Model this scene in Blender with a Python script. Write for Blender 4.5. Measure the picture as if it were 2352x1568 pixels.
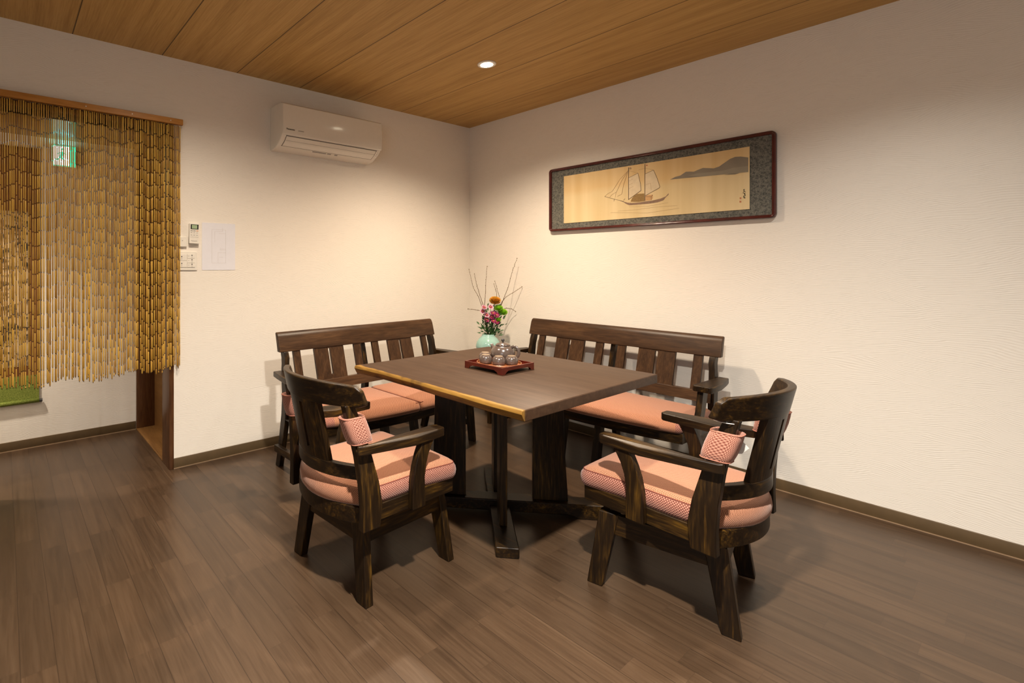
import bpy, bmesh, math, random
from mathutils import Vector, Matrix, Euler
random.seed(11)
scene = bpy.context.scene
for o in list(bpy.data.objects): bpy.data.objects.remove(o)
COL = scene.collection
PI = math.pi
def R(a): return a*PI/180

# ------------------------------------------------------------------ camera, world, exposure, key lights
CXP, HYP, CAMH = 880.0, 612.0, 1.23
FPX = math.sqrt((2419.0-CXP)*(CXP-8.0))
_n = math.hypot(2419.0-CXP, FPX); CC = (2419.0-CXP)/_n; SS = FPX/_n
cam_data = bpy.data.cameras.new('camera')
cam = bpy.data.objects.new('camera', cam_data); COL.objects.link(cam)
cam.location = (0, 0, CAMH)
cam.rotation_euler = (PI/2, 0, -math.atan2(SS, CC))
cam_data.sensor_width = 36.0; cam_data.sensor_fit = 'HORIZONTAL'
cam_data.lens = 36.0*FPX/2352.0
cam_data.shift_x = (1176.0-CXP)/2352.0
cam_data.shift_y = -(784.0-HYP)/2352.0
cam_data.clip_start = 0.02; cam_data.clip_end = 60
scene.camera = cam

scene.view_settings.view_transform = 'Standard'
scene.view_settings.look = 'None'
scene.view_settings.gamma = 1.0
scene.view_settings.use_curve_mapping = False
scene.view_settings.exposure = 0.22

world = bpy.data.worlds.new('world'); scene.world = world; world.use_nodes = True
bg = world.node_tree.nodes['Background']
bg.inputs[0].default_value = (0.75, 0.82, 1.0, 1); bg.inputs[1].default_value = 0.15

CEIL = 2.5
WX0, WX1, WY0, WY1 = -1.7, 3.417, -2.1, 3.223

def lamp(name, kind, loc, power, color, rot=(0, 0, 0), **kw):
    d = bpy.data.lights.new(name, kind); d.energy = power; d.color = color
    for k, v in kw.items(): setattr(d, k, v)
    o = bpy.data.objects.new(name, d); COL.objects.link(o); o.location = loc; o.rotation_euler = rot
    return o
WARM = (1.0, 0.80, 0.59); KEY = (1.0, 0.93, 0.83)
# downlights: (x, y, power, colour, spot angle, blend)
DOWN = [(2.422, 2.137, 235, WARM, 142, 1.0),
        (0.75, 0.40, 660, KEY, 146, 1.0),
        (0.75, 2.137, 135, (1.0, 0.84, 0.66), 152, 1.0),
        (2.42, 0.40, 95, KEY, 136, 1.0)]
# daylight coming in by the window behind the camera
lamp('window_daylight', 'AREA', (-1.55, -0.6, 1.45), 14, (0.86, 0.93, 1.0), (PI/2, 0, -PI/2), shape='RECTANGLE', size=1.5, size_y=1.1)
# added fill spot brightening the lower hallway wall behind the bead curtain
lamp('hallway_fill', 'SPOT', (-0.45, 3.62, 2.10), 175, (1.0, 0.86, 0.70), (0, 0, 0), spot_size=R(112), spot_blend=1.0, shadow_soft_size=0.05)

# ------------------------------------------------------------------ helpers
def ray(px, py):
    a = (px-CXP)/FPX
    return (a*CC+SS, -a*SS+CC, (HYP-py)/FPX)
def on_x(px, py, x):
    r = ray(px, py); t = x/r[0]; return (x, r[1]*t, CAMH+r[2]*t)
def on_y(px, py, y):
    r = ray(px, py); t = y/r[1]; return (r[0]*t, y, CAMH+r[2]*t)

class MB:
    def __init__(s): s.v = []; s.f = []; s.m = []; s.uv = {}
    def add(s, verts, faces, mi=0):
        b = len(s.v); s.v += [tuple(p) for p in verts]
        for f in faces: s.f.append(tuple(i+b for i in f)); s.m.append(mi)
        return s
    def box(s, lo, hi, mi=0):
        x0, y0, z0 = lo; x1, y1, z1 = hi
        return s.add([(x0,y0,z0),(x1,y0,z0),(x1,y1,z0),(x0,y1,z0),(x0,y0,z1),(x1,y0,z1),(x1,y1,z1),(x0,y1,z1)],
                     [(0,3,2,1),(4,5,6,7),(0,1,5,4),(1,2,6,5),(2,3,7,6),(3,0,4,7)], mi)
    def prism(s, pts, lo, hi, axis='z', mi=0, shift=None):
        n = len(pts); vs = []
        for h in (lo, hi):
            for a, b in pts:
                if axis == 'z': p = (a, b, h)
                elif axis == 'y': p = (a, h, b)
                else: p = (h, a, b)
                if shift: p = shift(p)
                vs.append(p)
        fs = [tuple(range(n))[::-1], tuple(range(n, 2*n))]
        fs += [(i, (i+1) % n, n+(i+1) % n, n+i) for i in range(n)]
        return s.add(vs, fs, mi)
    def loft(s, rings, mi=0, closed=False, cap=True):
        n = len(rings[0]); vs = [p for r in rings for p in r]; fs = []
        m = len(rings)
        for k in range(m if closed else m-1):
            a = k*n; b = ((k+1) % m)*n
            fs += [(a+i, a+(i+1) % n, b+(i+1) % n, b+i) for i in range(n)]
        if cap and not closed: fs += [tuple(range(n))[::-1], tuple(range((m-1)*n, m*n))]
        return s.add(vs, fs, mi)
    def tube(s, pts, rad, n=8, mi=0, closed=False, flat=1.0):
        pts = [Vector(p) for p in pts]; rings = []
        m = len(pts); up = None
        for i, p in enumerate(pts):
            if closed: d = pts[(i+1) % m]-pts[i-1]
            else: d = pts[min(i+1, m-1)]-pts[max(i-1, 0)]
            d.normalize()
            if up is None:
                up = Vector((0, 0, 1)) if abs(d.z) < 0.9 else Vector((1, 0, 0))
            a = d.cross(up)
            if a.length < 1e-5: a = d.cross(Vector((0, 1, 0)))
            a.normalize(); b = a.cross(d).normalized(); up = b
            r = rad[i] if isinstance(rad, (list, tuple)) else rad
            rings.append([p+a*math.cos(2*PI*k/n)*r+b*math.sin(2*PI*k/n)*r*flat for k in range(n)])
        return s.loft(rings, mi, closed=closed)
    def lathe(s, prof, n=32, c=(0, 0, 0), mi=0):
        rings = [[(c[0]+r*math.cos(2*PI*k/n), c[1]+r*math.sin(2*PI*k/n), c[2]+z) for k in range(n)] for r, z in prof]
        return s.loft(rings, mi)
    def build(s, name, mats, parent=None, smooth=False, bevel=0, seg=2, matrix=None, loc=None):
        me = bpy.data.meshes.new(name)
        vs = s.v
        me.from_pydata(vs, [], s.f)
        if not isinstance(mats, (list, tuple)): mats = [mats]
        for m in mats: me.materials.append(m)
        for p, mi in zip(me.polygons, s.m): p.material_index = mi
        bm = bmesh.new(); bm.from_mesh(me); bmesh.ops.recalc_face_normals(bm, faces=bm.faces); bm.to_mesh(me); bm.free()
        if smooth: me.shade_smooth()
        o = bpy.data.objects.new(name, me); COL.objects.link(o)
        if parent: o.parent = parent
        if loc: o.location = loc
        if matrix: o.matrix_basis = matrix
        if bevel:
            b = o.modifiers.new('bevel', 'BEVEL'); b.width = bevel; b.segments = seg; b.limit_method = 'ANGLE'; b.angle_limit = R(40)
            if smooth != 'flat':
                for p in me.polygons: p.use_smooth = True
                try: b.harden_normals = True
                except Exception: pass
        return o

def thing(name, label, cat, loc=(0, 0, 0), rz=0, group=None):
    o = bpy.data.objects.new(name, None); COL.objects.link(o); o.empty_display_size = 0.1
    o.location = loc; o.rotation_euler = (0, 0, rz)
    return tag(o, label, cat, group)
def tag(o, label, cat, group=None, kind=None):
    o['label'] = label; o['category'] = cat
    if group: o['group'] = group
    if kind: o['kind'] = kind
    return o
def struct(o): o['kind'] = 'structure'; return o
def text(name, body, size, mat, matrix, parent, extrude=0.0003, align='LEFT', sx=1.0):
    cu = bpy.data.curves.new(name, 'FONT'); cu.body = body; cu.size = size; cu.extrude = extrude; cu.align_x = align
    t = bpy.data.objects.new(name+'_c', cu); COL.objects.link(t)
    bpy.context.view_layer.update()
    me = bpy.data.meshes.new_from_object(t.evaluated_get(bpy.context.evaluated_depsgraph_get()))
    bpy.data.objects.remove(t)
    me.transform(matrix @ Matrix.Diagonal((sx, 1, 1, 1)))
    me.materials.clear(); me.materials.append(mat)
    o = bpy.data.objects.new(name, me); COL.objects.link(o)
    if parent: o.parent = parent
    return o

# ------------------------------------------------------------------ materials
class NT:
    def __init__(s, name, rough=0.5, spec=0.5, base=None, **kw):
        s.mat = bpy.data.materials.new(name); s.mat.use_nodes = True
        s.t = s.mat.node_tree; s.b = s.t.nodes['Principled BSDF']
        s.b.inputs['Roughness'].default_value = rough
        s.b.inputs['Specular IOR Level'].default_value = spec
        if base: s.b.inputs['Base Color'].default_value = (*base, 1)
        for k, v in kw.items(): s.b.inputs[k].default_value = v
    def n(s, typ, ins=None, **props):
        nd = s.t.nodes.new(typ)
        for k, v in props.items(): setattr(nd, k, v)
        for k, v in (ins or {}).items():
            if isinstance(v, bpy.types.NodeSocket): s.t.links.new(v, nd.inputs[k])
            else: nd.inputs[k].default_value = v
        return nd
    def math(s, op, a, b=None, c=None):
        ins = {0: a}
        if b is not None: ins[1] = b
        if c is not None: ins[2] = c
        return s.n('ShaderNodeMath', ins, operation=op).outputs[0]
    def coord(s, scale=(1, 1, 1), kind='Object', rot=(0, 0, 0), loc=(0, 0, 0)):
        tc = s.n('ShaderNodeTexCoord')
        return s.n('ShaderNodeMapping', {'Vector': tc.outputs[kind], 'Scale': scale, 'Rotation': rot, 'Location': loc}).outputs[0]
    def noise(s, vec, scale, detail=3, rough=0.5, dist=0):
        return s.n('ShaderNodeTexNoise', {'Vector': vec, 'Scale': scale, 'Detail': detail, 'Roughness': rough, 'Distortion': dist}).outputs['Fac']
    def ramp(s, fac, stops):
        nd = s.n('ShaderNodeValToRGB', {0: fac}); cr = nd.color_ramp
        while len(cr.elements) > 1: cr.elements.remove(cr.elements[-1])
        cr.elements[0].position = stops[0][0]; cr.elements[0].color = (*stops[0][1], 1)
        for p, c in stops[1:]:
            e = cr.elements.new(p); e.color = (*c, 1)
        return nd.outputs[0]
    def mix(s, fac, a, b, mode='MIX'):
        nd = s.n('ShaderNodeMix', data_type='RGBA', blend_type=mode)
        for i, v in ((0, fac), (6, a), (7, b)):
            if isinstance(v, bpy.types.NodeSocket): s.t.links.new(v, nd.inputs[i])
            else: nd.inputs[i].default_value = (*v, 1) if isinstance(v, tuple) and len(v) == 3 else v
        return nd.outputs[2]
    def bump(s, h, strength=0.3, dist=0.002):
        nd = s.n('ShaderNodeBump', {'Height': h, 'Strength': strength, 'Distance': dist})
        s.t.links.new(nd.outputs[0], s.b.inputs['Normal'])
    def out(s, col): s.t.links.new(col, s.b.inputs['Base Color']); return s.mat

def plain(name, col, rough=0.5, spec=0.5, var=0.06, sc=30, **kw):
    m = NT(name, rough, spec, **kw)
    f = m.noise(m.coord(), sc, 2)
    return m.out(m.ramp(f, [(0.3, tuple(c*(1-var) for c in col)), (0.7, tuple(min(1, c*(1+var)) for c in col))]))

def wallpaper():
    m = NT('wallpaper', 0.75, 0.25)
    tc = m.n('ShaderNodeTexCoord').outputs['Object']
    sx = m.n('ShaderNodeSeparateXYZ', {0: tc})
    h = m.math('ADD', sx.outputs[0], sx.outputs[1])
    cv = m.n('ShaderNodeCombineXYZ', {0: h, 1: 0.0, 2: sx.outputs[2]}).outputs[0]
    fine = m.noise(m.n('ShaderNodeMapping', {'Vector': cv, 'Scale': (3, 1, 40)}).outputs[0], 2.0, 2)
    def combed(loc, amp, tilt):
        wv = m.noise(m.n('ShaderNodeMapping', {'Vector': cv, 'Location': loc, 'Scale': (1, 1, 0.9)}).outputs[0], 2.6, 1.5, 0.45)
        zz = m.math('ADD', m.math('ADD', sx.outputs[2], m.math('MULTIPLY', h, tilt)), m.math('MULTIPLY', wv, amp))
        ph = m.math('ADD', m.math('MULTIPLY', zz, 2*PI/0.0088), m.math('MULTIPLY', fine, 6.0))
        return m.math('SINE', ph)
    def mask(loc, sc_):
        return m.n('ShaderNodeMapRange', {0: m.noise(m.n('ShaderNodeMapping', {'Vector': cv, 'Location': loc, 'Scale': (1, 1, 2.2)}).outputs[0], sc_, 1.5, 0.5, 0.6), 1: 0.47, 2: 0.53}).outputs[0]
    s1 = combed((0, 0, 0), 0.16, 0.10); s2 = combed((5, 0, 3), 0.16, -0.14); s3 = combed((9, 0, 7), 0.14, 0.26)
    s_ = m.n('ShaderNodeMix', {0: mask((0, 0, 0), 3.2), 2: s1, 3: s2}).outputs[0]
    s_ = m.n('ShaderNodeMix', {0: m.math('MULTIPLY', mask((3, 0, 8), 3.0), mask((13, 0, 2), 3.6)), 2: s_, 3: s3}).outputs[0]
    amp = m.noise(m.n('ShaderNodeMapping', {'Vector': cv, 'Scale': (1, 1, 3)}).outputs[0], 14, 3)
    hgt = m.math('MULTIPLY', s_, m.n('ShaderNodeMapRange', {0: amp, 1: 0.32, 2: 0.68}).outputs[0])
    m.bump(hgt, 0.20, 0.0014)
    f = m.math('MULTIPLY_ADD', hgt, 0.5, 0.5)
    return m.out(m.ramp(f, [(0.0, (0.77, 0.72, 0.645)), (0.6, (0.85, 0.805, 0.735)), (1, (0.87, 0.83, 0.765))]))

def flooring():
    m = NT('floorboards', 0.36, 0.45)
    tc = m.n('ShaderNodeTexCoord').outputs['Object']
    sx = m.n('ShaderNodeSeparateXYZ', {0: tc}); X, Y = sx.outputs[0], sx.outputs[1]
    W, L = 0.0909, 0.455
    u = m.math('DIVIDE', m.math('SUBTRACT', X, 0.0409), W)
    row = m.math('FLOOR', u); fu = m.math('FRACT', u)
    off = m.n('ShaderNodeTexWhiteNoise', {'Vector': m.n('ShaderNodeCombineXYZ', {0: row, 1: 3.3}).outputs[0]}, noise_dimensions='2D').outputs['Value']
    v = m.math('ADD', m.math('DIVIDE', Y, L), off)
    colu = m.math('FLOOR', v); fv = m.math('FRACT', v)
    idv = m.n('ShaderNodeCombineXYZ', {0: row, 1: colu}).outputs[0]
    rnd = m.n('ShaderNodeTexWhiteNoise', {'Vector': idv}, noise_dimensions='2D')
    tone = rnd.outputs['Value']
    gvec = m.n('ShaderNodeMapping', {'Vector': m.n('ShaderNodeVectorMath', {0: tc, 1: m.n('ShaderNodeVectorMath', {0: rnd.outputs['Color'], 1: (7, 7, 7)}, operation='MULTIPLY').outputs[0]}, operation='ADD').outputs[0], 'Scale': (1, 0.045, 1)}).outputs[0]
    grain = m.noise(gvec, 95, 4, 0.65, 0.6)
    g2 = m.noise(gvec, 22, 2, 0.5, 0.9)
    g = m.math('ADD', m.math('MULTIPLY', grain, 0.6), m.math('MULTIPLY', g2, 0.4))
    c = m.ramp(g, [(0.3, (0.037, 0.0205, 0.0108)), (0.52, (0.060, 0.0345, 0.0185)), (0.75, (0.083, 0.050, 0.028))])
    tn = m.math('MULTIPLY_ADD', tone, 0.26, 0.84)
    c = m.mix(1.0, c, m.n('ShaderNodeCombineColor', {0: tn, 1: tn, 2: tn}).outputs[0], 'MULTIPLY')
    e1 = m.math('LESS_THAN', m.math('MINIMUM', fu, m.math('SUBTRACT', 1.0, fu)), 0.014)
    e2 = m.math('LESS_THAN', m.math('MINIMUM', fv, m.math('SUBTRACT', 1.0, fv)), 0.0015)
    e = m.math('MULTIPLY', m.math('MAXIMUM', e1, m.math('MULTIPLY', e2, 0.5)), 0.62)
    c = m.mix(e, c, (0.02, 0.011, 0.006))
    m.bump(m.math('SUBTRACT', m.math('MULTIPLY', grain, 0.25), e1), 0.25, 0.0012)
    rr = m.math('MULTIPLY_ADD', grain, 0.16, 0.28)
    m.t.links.new(rr, m.b.inputs['Roughness'])
    return m.out(c)

def ceiling_mat():
    m = NT('ceiling_veneer', 0.55, 0.35)
    tc = m.n('ShaderNodeTexCoord').outputs['Object']
    X = m.n('ShaderNodeSeparateXYZ', {0: tc}).outputs[0]
    u = m.math('DIVIDE', m.math('SUBTRACT', X, 0.301), 0.4612)
    row = m.math('FLOOR', u); fu = m.math('FRACT', u)
    rv = m.n('ShaderNodeTexWhiteNoise', {1: row}, noise_dimensions='1D').outputs['Value']
    ov = m.n('ShaderNodeCombineXYZ', {0: m.math('MULTIPLY', rv, 3.7), 1: m.math('MULTIPLY', rv, 11.0)}).outputs[0]
    vec = m.n('ShaderNodeVectorMath', {0: tc, 1: ov}, operation='ADD').outputs[0]
    gv = m.n('ShaderNodeMapping', {'Vector': vec, 'Scale': (1, 0.03, 1)}).outputs[0]
    g = m.math('ADD', m.math('MULTIPLY', m.noise(gv, 120, 3, 0.7), 0.55), m.math('MULTIPLY', m.noise(gv, 18, 2), 0.45))
    c = m.ramp(g, [(0.33, (0.36, 0.205, 0.055)), (0.5, (0.50, 0.305, 0.095)), (0.68, (0.60, 0.38, 0.135))])
    e = m.math('LESS_THAN', m.math('MINIMUM', fu, m.math('SUBTRACT', 1.0, fu)), 0.0065)
    c = m.mix(m.math('MULTIPLY', e, 0.8), c, (0.035, 0.015, 0.004))
    m.bump(m.math('SUBTRACT', m.math('MULTIPLY', g, 0.2), e), 0.3, 0.002)
    return m.out(c)

def wood(name, axis, stops, rough=0.38, scale=26, gloss=0.25, coat=0.0):
    m = NT(name, rough, gloss)
    if coat: m.b.inputs['Coat Weight'].default_value = coat; m.b.inputs['Coat Roughness'].default_value = 0.2
    sc = {'x': (0.09, 1, 1), 'y': (1, 0.09, 1), 'z': (1, 1, 0.09)}[axis]
    v = m.coord(sc)
    g = m.noise(v, scale, 4, 0.6, 1.4)
    g2 = m.noise(v, scale*5, 2, 0.6)
    patch = m.noise(m.coord(tuple(0.35 if q < 1 else 1 for q in sc)), 7, 2)
    f = m.math('ADD', m.math('ADD', m.math('MULTIPLY', g, 0.45), m.math('MULTIPLY', g2, 0.3)), m.math('MULTIPLY', patch, 0.25))
    m.bump(g2, 0.12, 0.001)
    return m.out(m.ramp(f, stops))
DK = [(0.38, (0.0060, 0.0030, 0.0014)), (0.50, (0.014, 0.0070, 0.0024)), (0.58, (0.040, 0.0195, 0.0042)), (0.68, (0.125, 0.062, 0.007))]
BN = [(0.36, (0.018, 0.0080, 0.0032)), (0.50, (0.044, 0.0205, 0.0085)), (0.62, (0.075, 0.037, 0.0155)), (0.72, (0.12, 0.062, 0.024))]
WD = {a: wood('dark_stained_wood_'+a, a, DK) for a in 'xyz'}
WB = {a: wood('brown_stained_wood_'+a, a, BN, 0.38) for a in 'xyz'}
M_wall = wallpaper(); M_floor = flooring(); M_ceil = ceiling_mat()
M_base = plain('skirting_vinyl', (0.10, 0.062, 0.026), 0.5)
M_caulk = plain('skirting_bead', (0.30, 0.20, 0.12), 0.5)
M_door = wood('reddish_door_wood', 'z', [(0.35, (0.055, 0.022, 0.009)), (0.5, (0.10, 0.042, 0.017)), (0.7, (0.17, 0.08, 0.032))], 0.35)
M_niche = wood('honey_niche_wood', 'y', [(0.35, (0.14, 0.065, 0.02)), (0.55, (0.22, 0.11, 0.035)), (0.7, (0.30, 0.16, 0.055))], 0.4)
M_rail = wood('orange_rail_wood', 'x', [(0.35, (0.36, 0.15, 0.03)), (0.55, (0.50, 0.23, 0.055)), (0.7, (0.62, 0.32, 0.09))], 0.35)

def fabric(name, lt, dk, cell, soft=0.25):
    m = NT(name, 0.9, 0.15)
    m.b.inputs['Sheen Weight'].default_value = 0.25
    uv = m.n('ShaderNodeTexCoord').outputs['UV']
    wob = m.n('ShaderNodeVectorMath', {0: m.n('ShaderNodeTexNoise', {'Vector': uv, 'Scale': 60.0, 'Detail': 1.0}).outputs['Color'], 'Scale': cell*0.9}, operation='SCALE').outputs[0]
    s = m.n('ShaderNodeSeparateXYZ', {0: m.n('ShaderNodeVectorMath', {0: uv, 1: wob}, operation='ADD').outputs[0]})
    a = m.math('SINE', m.math('MULTIPLY', s.outputs[0], PI/cell))
    b = m.math('SINE', m.math('MULTIPLY', s.outputs[1], PI/cell))
    p = m.math('MULTIPLY', a, b)
    nz = m.noise(uv, 700, 1)
    f = m.math('ADD', m.math('MULTIPLY_ADD', p, 0.5, 0.5), m.math('MULTIPLY_ADD', nz, 0.3, -0.15))
    m.bump(f, 0.5, 0.0015)
    return m.out(m.ramp(f, [(0.5-soft, dk), (0.5+soft, lt)]))
F_top = fabric('salmon_weave_top', (0.50, 0.235, 0.135), (0.15, 0.048, 0.023), 0.0034)
F_side = fabric('salmon_weave_side', (0.42, 0.195, 0.140), (0.10, 0.022, 0.015), 0.0046)
F_pipe = plain('maroon_piping', (0.16, 0.045, 0.03), 0.8, 0.2, 0.3, 400)

M_metalw = plain('ac_white_plastic', (0.78, 0.74, 0.66), 0.13, 0.5, 0.01)
M_plast = plain('white_plastic', (0.80, 0.77, 0.70), 0.4, 0.5, 0.02)
M_gap = plain('dark_gap', (0.05, 0.035, 0.025), 0.6)
M_ink = plain('black_ink', (0.02, 0.018, 0.016), 0.5)
M_grey = plain('grey_print', (0.30, 0.28, 0.26), 0.6)

M_hceil = wood('glossy_hallway_ceiling', 'x', [(0.35, (0.14, 0.06, 0.015)), (0.55, (0.22, 0.11, 0.03)), (0.7, (0.28, 0.15, 0.045))], 0.30, 20, 0.5)
# ------------------------------------------------------------------ the setting
def slab(name, lo, hi, mat):
    return struct(MB().box(lo, hi).build(name, mat))
T = 0.16
slab('floor', (WX0-0.3, WY0-0.3, -0.1), (WX1+0.2, 4.6, 0), M_floor)
slab('ceiling', (WX0-0.3, WY0-0.3, CEIL), (WX1+0.2, 4.6, CEIL+0.1), M_ceil)
slab('wall_right', (WX1, WY0-0.2, 0), (WX1+0.15, 4.4, CEIL), M_wall)
slab('wall_near', (WX0-0.2, WY0-0.15, 0), (WX1, WY0, CEIL), M_wall)
# left wall of the photograph, with the doorway cut out
DX0, DX1, DZ = -0.10, 0.815, 2.06
w = MB()
w.box((DX1, WY1, 0), (WX1, WY1+T, CEIL)); w.box((WX0, WY1, 0), (DX0, WY1+T, CEIL)); w.box((DX0, WY1, DZ), (DX1, WY1+T, CEIL))
struct(w.build('wall_left', M_wall))
# back wall behind the camera with a window
w = MB()
wy0, wy1, wz0, wz1 = -1.35, 0.15, 0.9, 2.0
w.box((WX0-0.15, WY0, 0), (WX0, wy0, CEIL)); w.box((WX0-0.15, wy1, 0), (WX0, 4.4, CEIL))
w.box((WX0-0.15, wy0, 0), (WX0, wy1, wz0)); w.box((WX0-0.15, wy0, wz1), (WX0, wy1, CEIL))
struct(w.build('wall_back', M_wall))
glass = NT('window_glass', 0.02, 0.5, (1, 1, 1)); glass.b.inputs['Transmission Weight'].default_value = 1.0
wi = struct(MB().box((WX0-0.09, wy0, wz0), (WX0-0.085, wy1, wz1)).build('window_1', glass.mat))
fr = MB()
for a in ((wy0, wy0+.04), (wy1-.04, wy1), ((wy0+wy1)/2-.02, (wy0+wy1)/2+.02)): fr.box((WX0-.12, a[0], wz0), (WX0-.04, a[1], wz1))
for a in ((wz0, wz0+.04), (wz1-.04, wz1)): fr.box((WX0-.12, wy0, a[0]), (WX0-.04, wy1, a[1]))
fr.build('window_frame', M_base, wi)
# hallway
HY = 4.18
slab('ceiling_hallway', (WX0, WY1+T+0.001, 2.118), (DX1+0.13, HY-0.001, 2.16), M_hceil)
slab('wall_hallway', (WX0, HY, 0), (WX1, HY+0.1, CEIL), M_wall)
w = MB(); w.box((DX1+0.13, WY1+T, 0), (DX1+0.2, HY, CEIL)); w.box((DX1-0.015, WY1+T, 2.161), (DX1+0.13, HY, CEIL))
struct(w.build('wall_hallway_end', M_wall))
# skirting
BH = 0.062
def skirt(name, a, b):
    o = struct(MB().box(a, b).build(name, M_base, bevel=0.002, smooth='flat'))
    return o
skirt('baseboard_right', (WX1-0.007, WY0, 0), (WX1, WY1, BH))
skirt('baseboard_left', (DX1+0.012, WY1-0.007, 0), (WX1-0.007, WY1, BH))
skirt('baseboard_hallway', (WX0, HY-0.007, 0), (DX1-0.015, HY, BH))
skirt('baseboard_near', (WX0, WY0, 0), (WX1-0.007, WY0+0.007, BH))
struct(MB().box((WX1-0.011, WY0, 0), (WX1-0.007, WY1-0.011, 0.004)).build('trim_1', M_caulk))
struct(MB().box((DX1+0.012, WY1-0.011, 0), (WX1-0.007, WY1-0.007, 0.004)).build('trim_2', M_caulk))
struct(MB().box((WX0, HY-0.011, 0), (DX1-0.015, HY-0.007, 0.004)).build('trim_3', M_caulk))
# door casing and the shallow wooden recess that carries on behind it
jb = MB()
jb.box((DX1-0.015, WY1-0.012, 0), (DX1+0.012, WY1+0.155, DZ+0.0))
struct(jb.build('trim_4', M_door, bevel=0.002, smooth='flat'))
jb = MB(); jb.box((DX0-0.012, WY1-0.012, 0), (DX0+0.015, WY1+T, DZ)); jb.box((DX0-0.012, WY1-0.012, DZ), (DX1+0.012, WY1+T, DZ+0.028))
struct(jb.build('trim_5', M_door, bevel=0.002, smooth='flat'))
rc = MB()
rc.box((DX1-0.013, WY1+0.156, 0), (DX1+0.125, HY-0.001, 0.012), 1)      # sill
rc.box((DX1+0.112, WY1+0.156, 0.012), (DX1+0.127, HY-0.03, 2.10), 1)    # back
rc.box((DX1-0.013, HY-0.03, 0.012), (DX1+0.127, HY-0.001, 2.10), 0)     # far cheek
rc.box((DX1-0.013, WY1+0.162, 2.10), (DX1+0.127, HY-0.002, 2.117), 0)
struct(rc.build('trim_6', [M_door, M_niche], bevel=0.0015, smooth='flat'))

# ------------------------------------------------------------------ recessed downlights
M_ring = plain('downlight_ring', (0.85, 0.82, 0.75), 0.3)
def downlight(x, y, p, col, ang, blend, label):
    t = thing('downlight', label, 'ceiling light', (x, y, CEIL), 0)
    MB().lathe([(0.047, 0.0), (0.058, 0.0), (0.058, -0.004), (0.053, -0.007), (0.047, -0.006)], 40).build('trim_ring', M_ring, t, True)
    em = NT('lamp_glow', 0.4, base=(1, 0.9, 0.7)); em.b.inputs['Emission Color'].default_value = (1.0, 0.86, 0.62, 1); em.b.inputs['Emission Strength'].default_value = 28
    MB().lathe([(0.0, -0.009), (0.03, -0.008), (0.047, -0.004), (0.047, 0.0), (0.0, 0.0)], 40).build('lamp_lens', em.mat, t, True)
    l = lamp('downlight_beam', 'SPOT', (0, 0, -0.02), p, col, (0, 0, 0), spot_size=R(ang), spot_blend=blend, shadow_soft_size=0.045)
    l.parent = t
LB = ['round recessed downlight glowing in the wood ceiling above the table', 'round recessed downlight overhead close to the viewer', 'round recessed downlight overhead in front of the doorway', 'round recessed downlight near the right wall overhead']
for d, lb in zip(DOWN, LB): downlight(*d, lb)

# ------------------------------------------------------------------ dining table
TX, TY, TZ = 1.935, 1.618, 0.73
tb = thing('dining_table', 'square dark brown wooden table with a pale golden live edge and pedestal base', 'table', (TX, TY, 0))
def table_top_mat():
    m = NT('table_top_wood', 0.45, 0.22)
    tc = m.n('ShaderNodeTexCoord').outputs['Object']
    s = m.n('ShaderNodeSeparateXYZ', {0: tc})
    v = m.n('ShaderNodeMapping', {'Vector': tc, 'Scale': (1, 0.08, 1)}).outputs[0]
    g = m.noise(v, 40, 4, 0.6, 0.8)
    base = m.ramp(g, [(0.3, (0.036, 0.018, 0.0095)), (0.55, (0.052, 0.0275, 0.015)), (0.75, (0.066, 0.036, 0.020))])
    gold = m.ramp(m.noise(v, 60, 4, 0.6, 1.0), [(0.3, (0.14, 0.068, 0.012)), (0.55, (0.23, 0.12, 0.024)), (0.75, (0.32, 0.175, 0.042))])
    edge = m.noise(m.n('ShaderNodeMapping', {'Vector': tc, 'Scale': (1, 1, 0.4)}).outputs[0], 7, 4, 0.6)
    lim = m.math('MULTIPLY_ADD', edge, 0.05, -0.512)
    d = m.math('SUBTRACT', lim, s.outputs[0])
    f = m.n('ShaderNodeMapRange', {0: d, 1: -0.005, 2: 0.006}).outputs[0]
    m.bump(g, 0.06, 0.001)
    return m.out(m.mix(f, base, gold))
M_top = table_top_mat()
# outline with a gently waving live edge at the -x side
hw, hd = 0.495, 0.511
out = []
N = 40
for i in range(N+1):
    y = hd-2*hd*i/N
    out.append((-hw-0.004+0.005*math.sin(y*6.0+0.6)+0.0015*math.sin(y*23)-(0.012 if y > 0.3 else 0)*(y-0.3)/0.2, y))
ring = out+[(hw, -hd), (hw, hd)]
zt, zb = TZ, TZ-0.041
top = MB()
def inset(pts, d): return [(x+(d if x < -0.3 else -d), y+(d if y < -hd+0.01 else (-d if y > hd-0.01 else 0))) for x, y in pts]
def live(pts, d): return [((x+d if x < -0.3 else x), y) for x, y in pts]
top.loft([[(x, y, zb) for x, y in live(inset(ring, 0.001), 0.016)], [(x, y, zb+0.003) for x, y in live(ring, 0.013)], [(x, y, zt-0.014) for x, y in ring],
          [(x, y, zt-0.003) for x, y in live(ring, 0.003)], [(x, y, zt) for x, y in inset(live(ring, 0.004), 0.003)]])
top.build('tabletop', M_top, tb, bevel=0.0015)
d2 = Vector((-0.7071, -0.7071, 0)); d1 = Vector((0.7071, -0.7071, 0)); OC = Vector((0.066, 0.068, 0))
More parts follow.
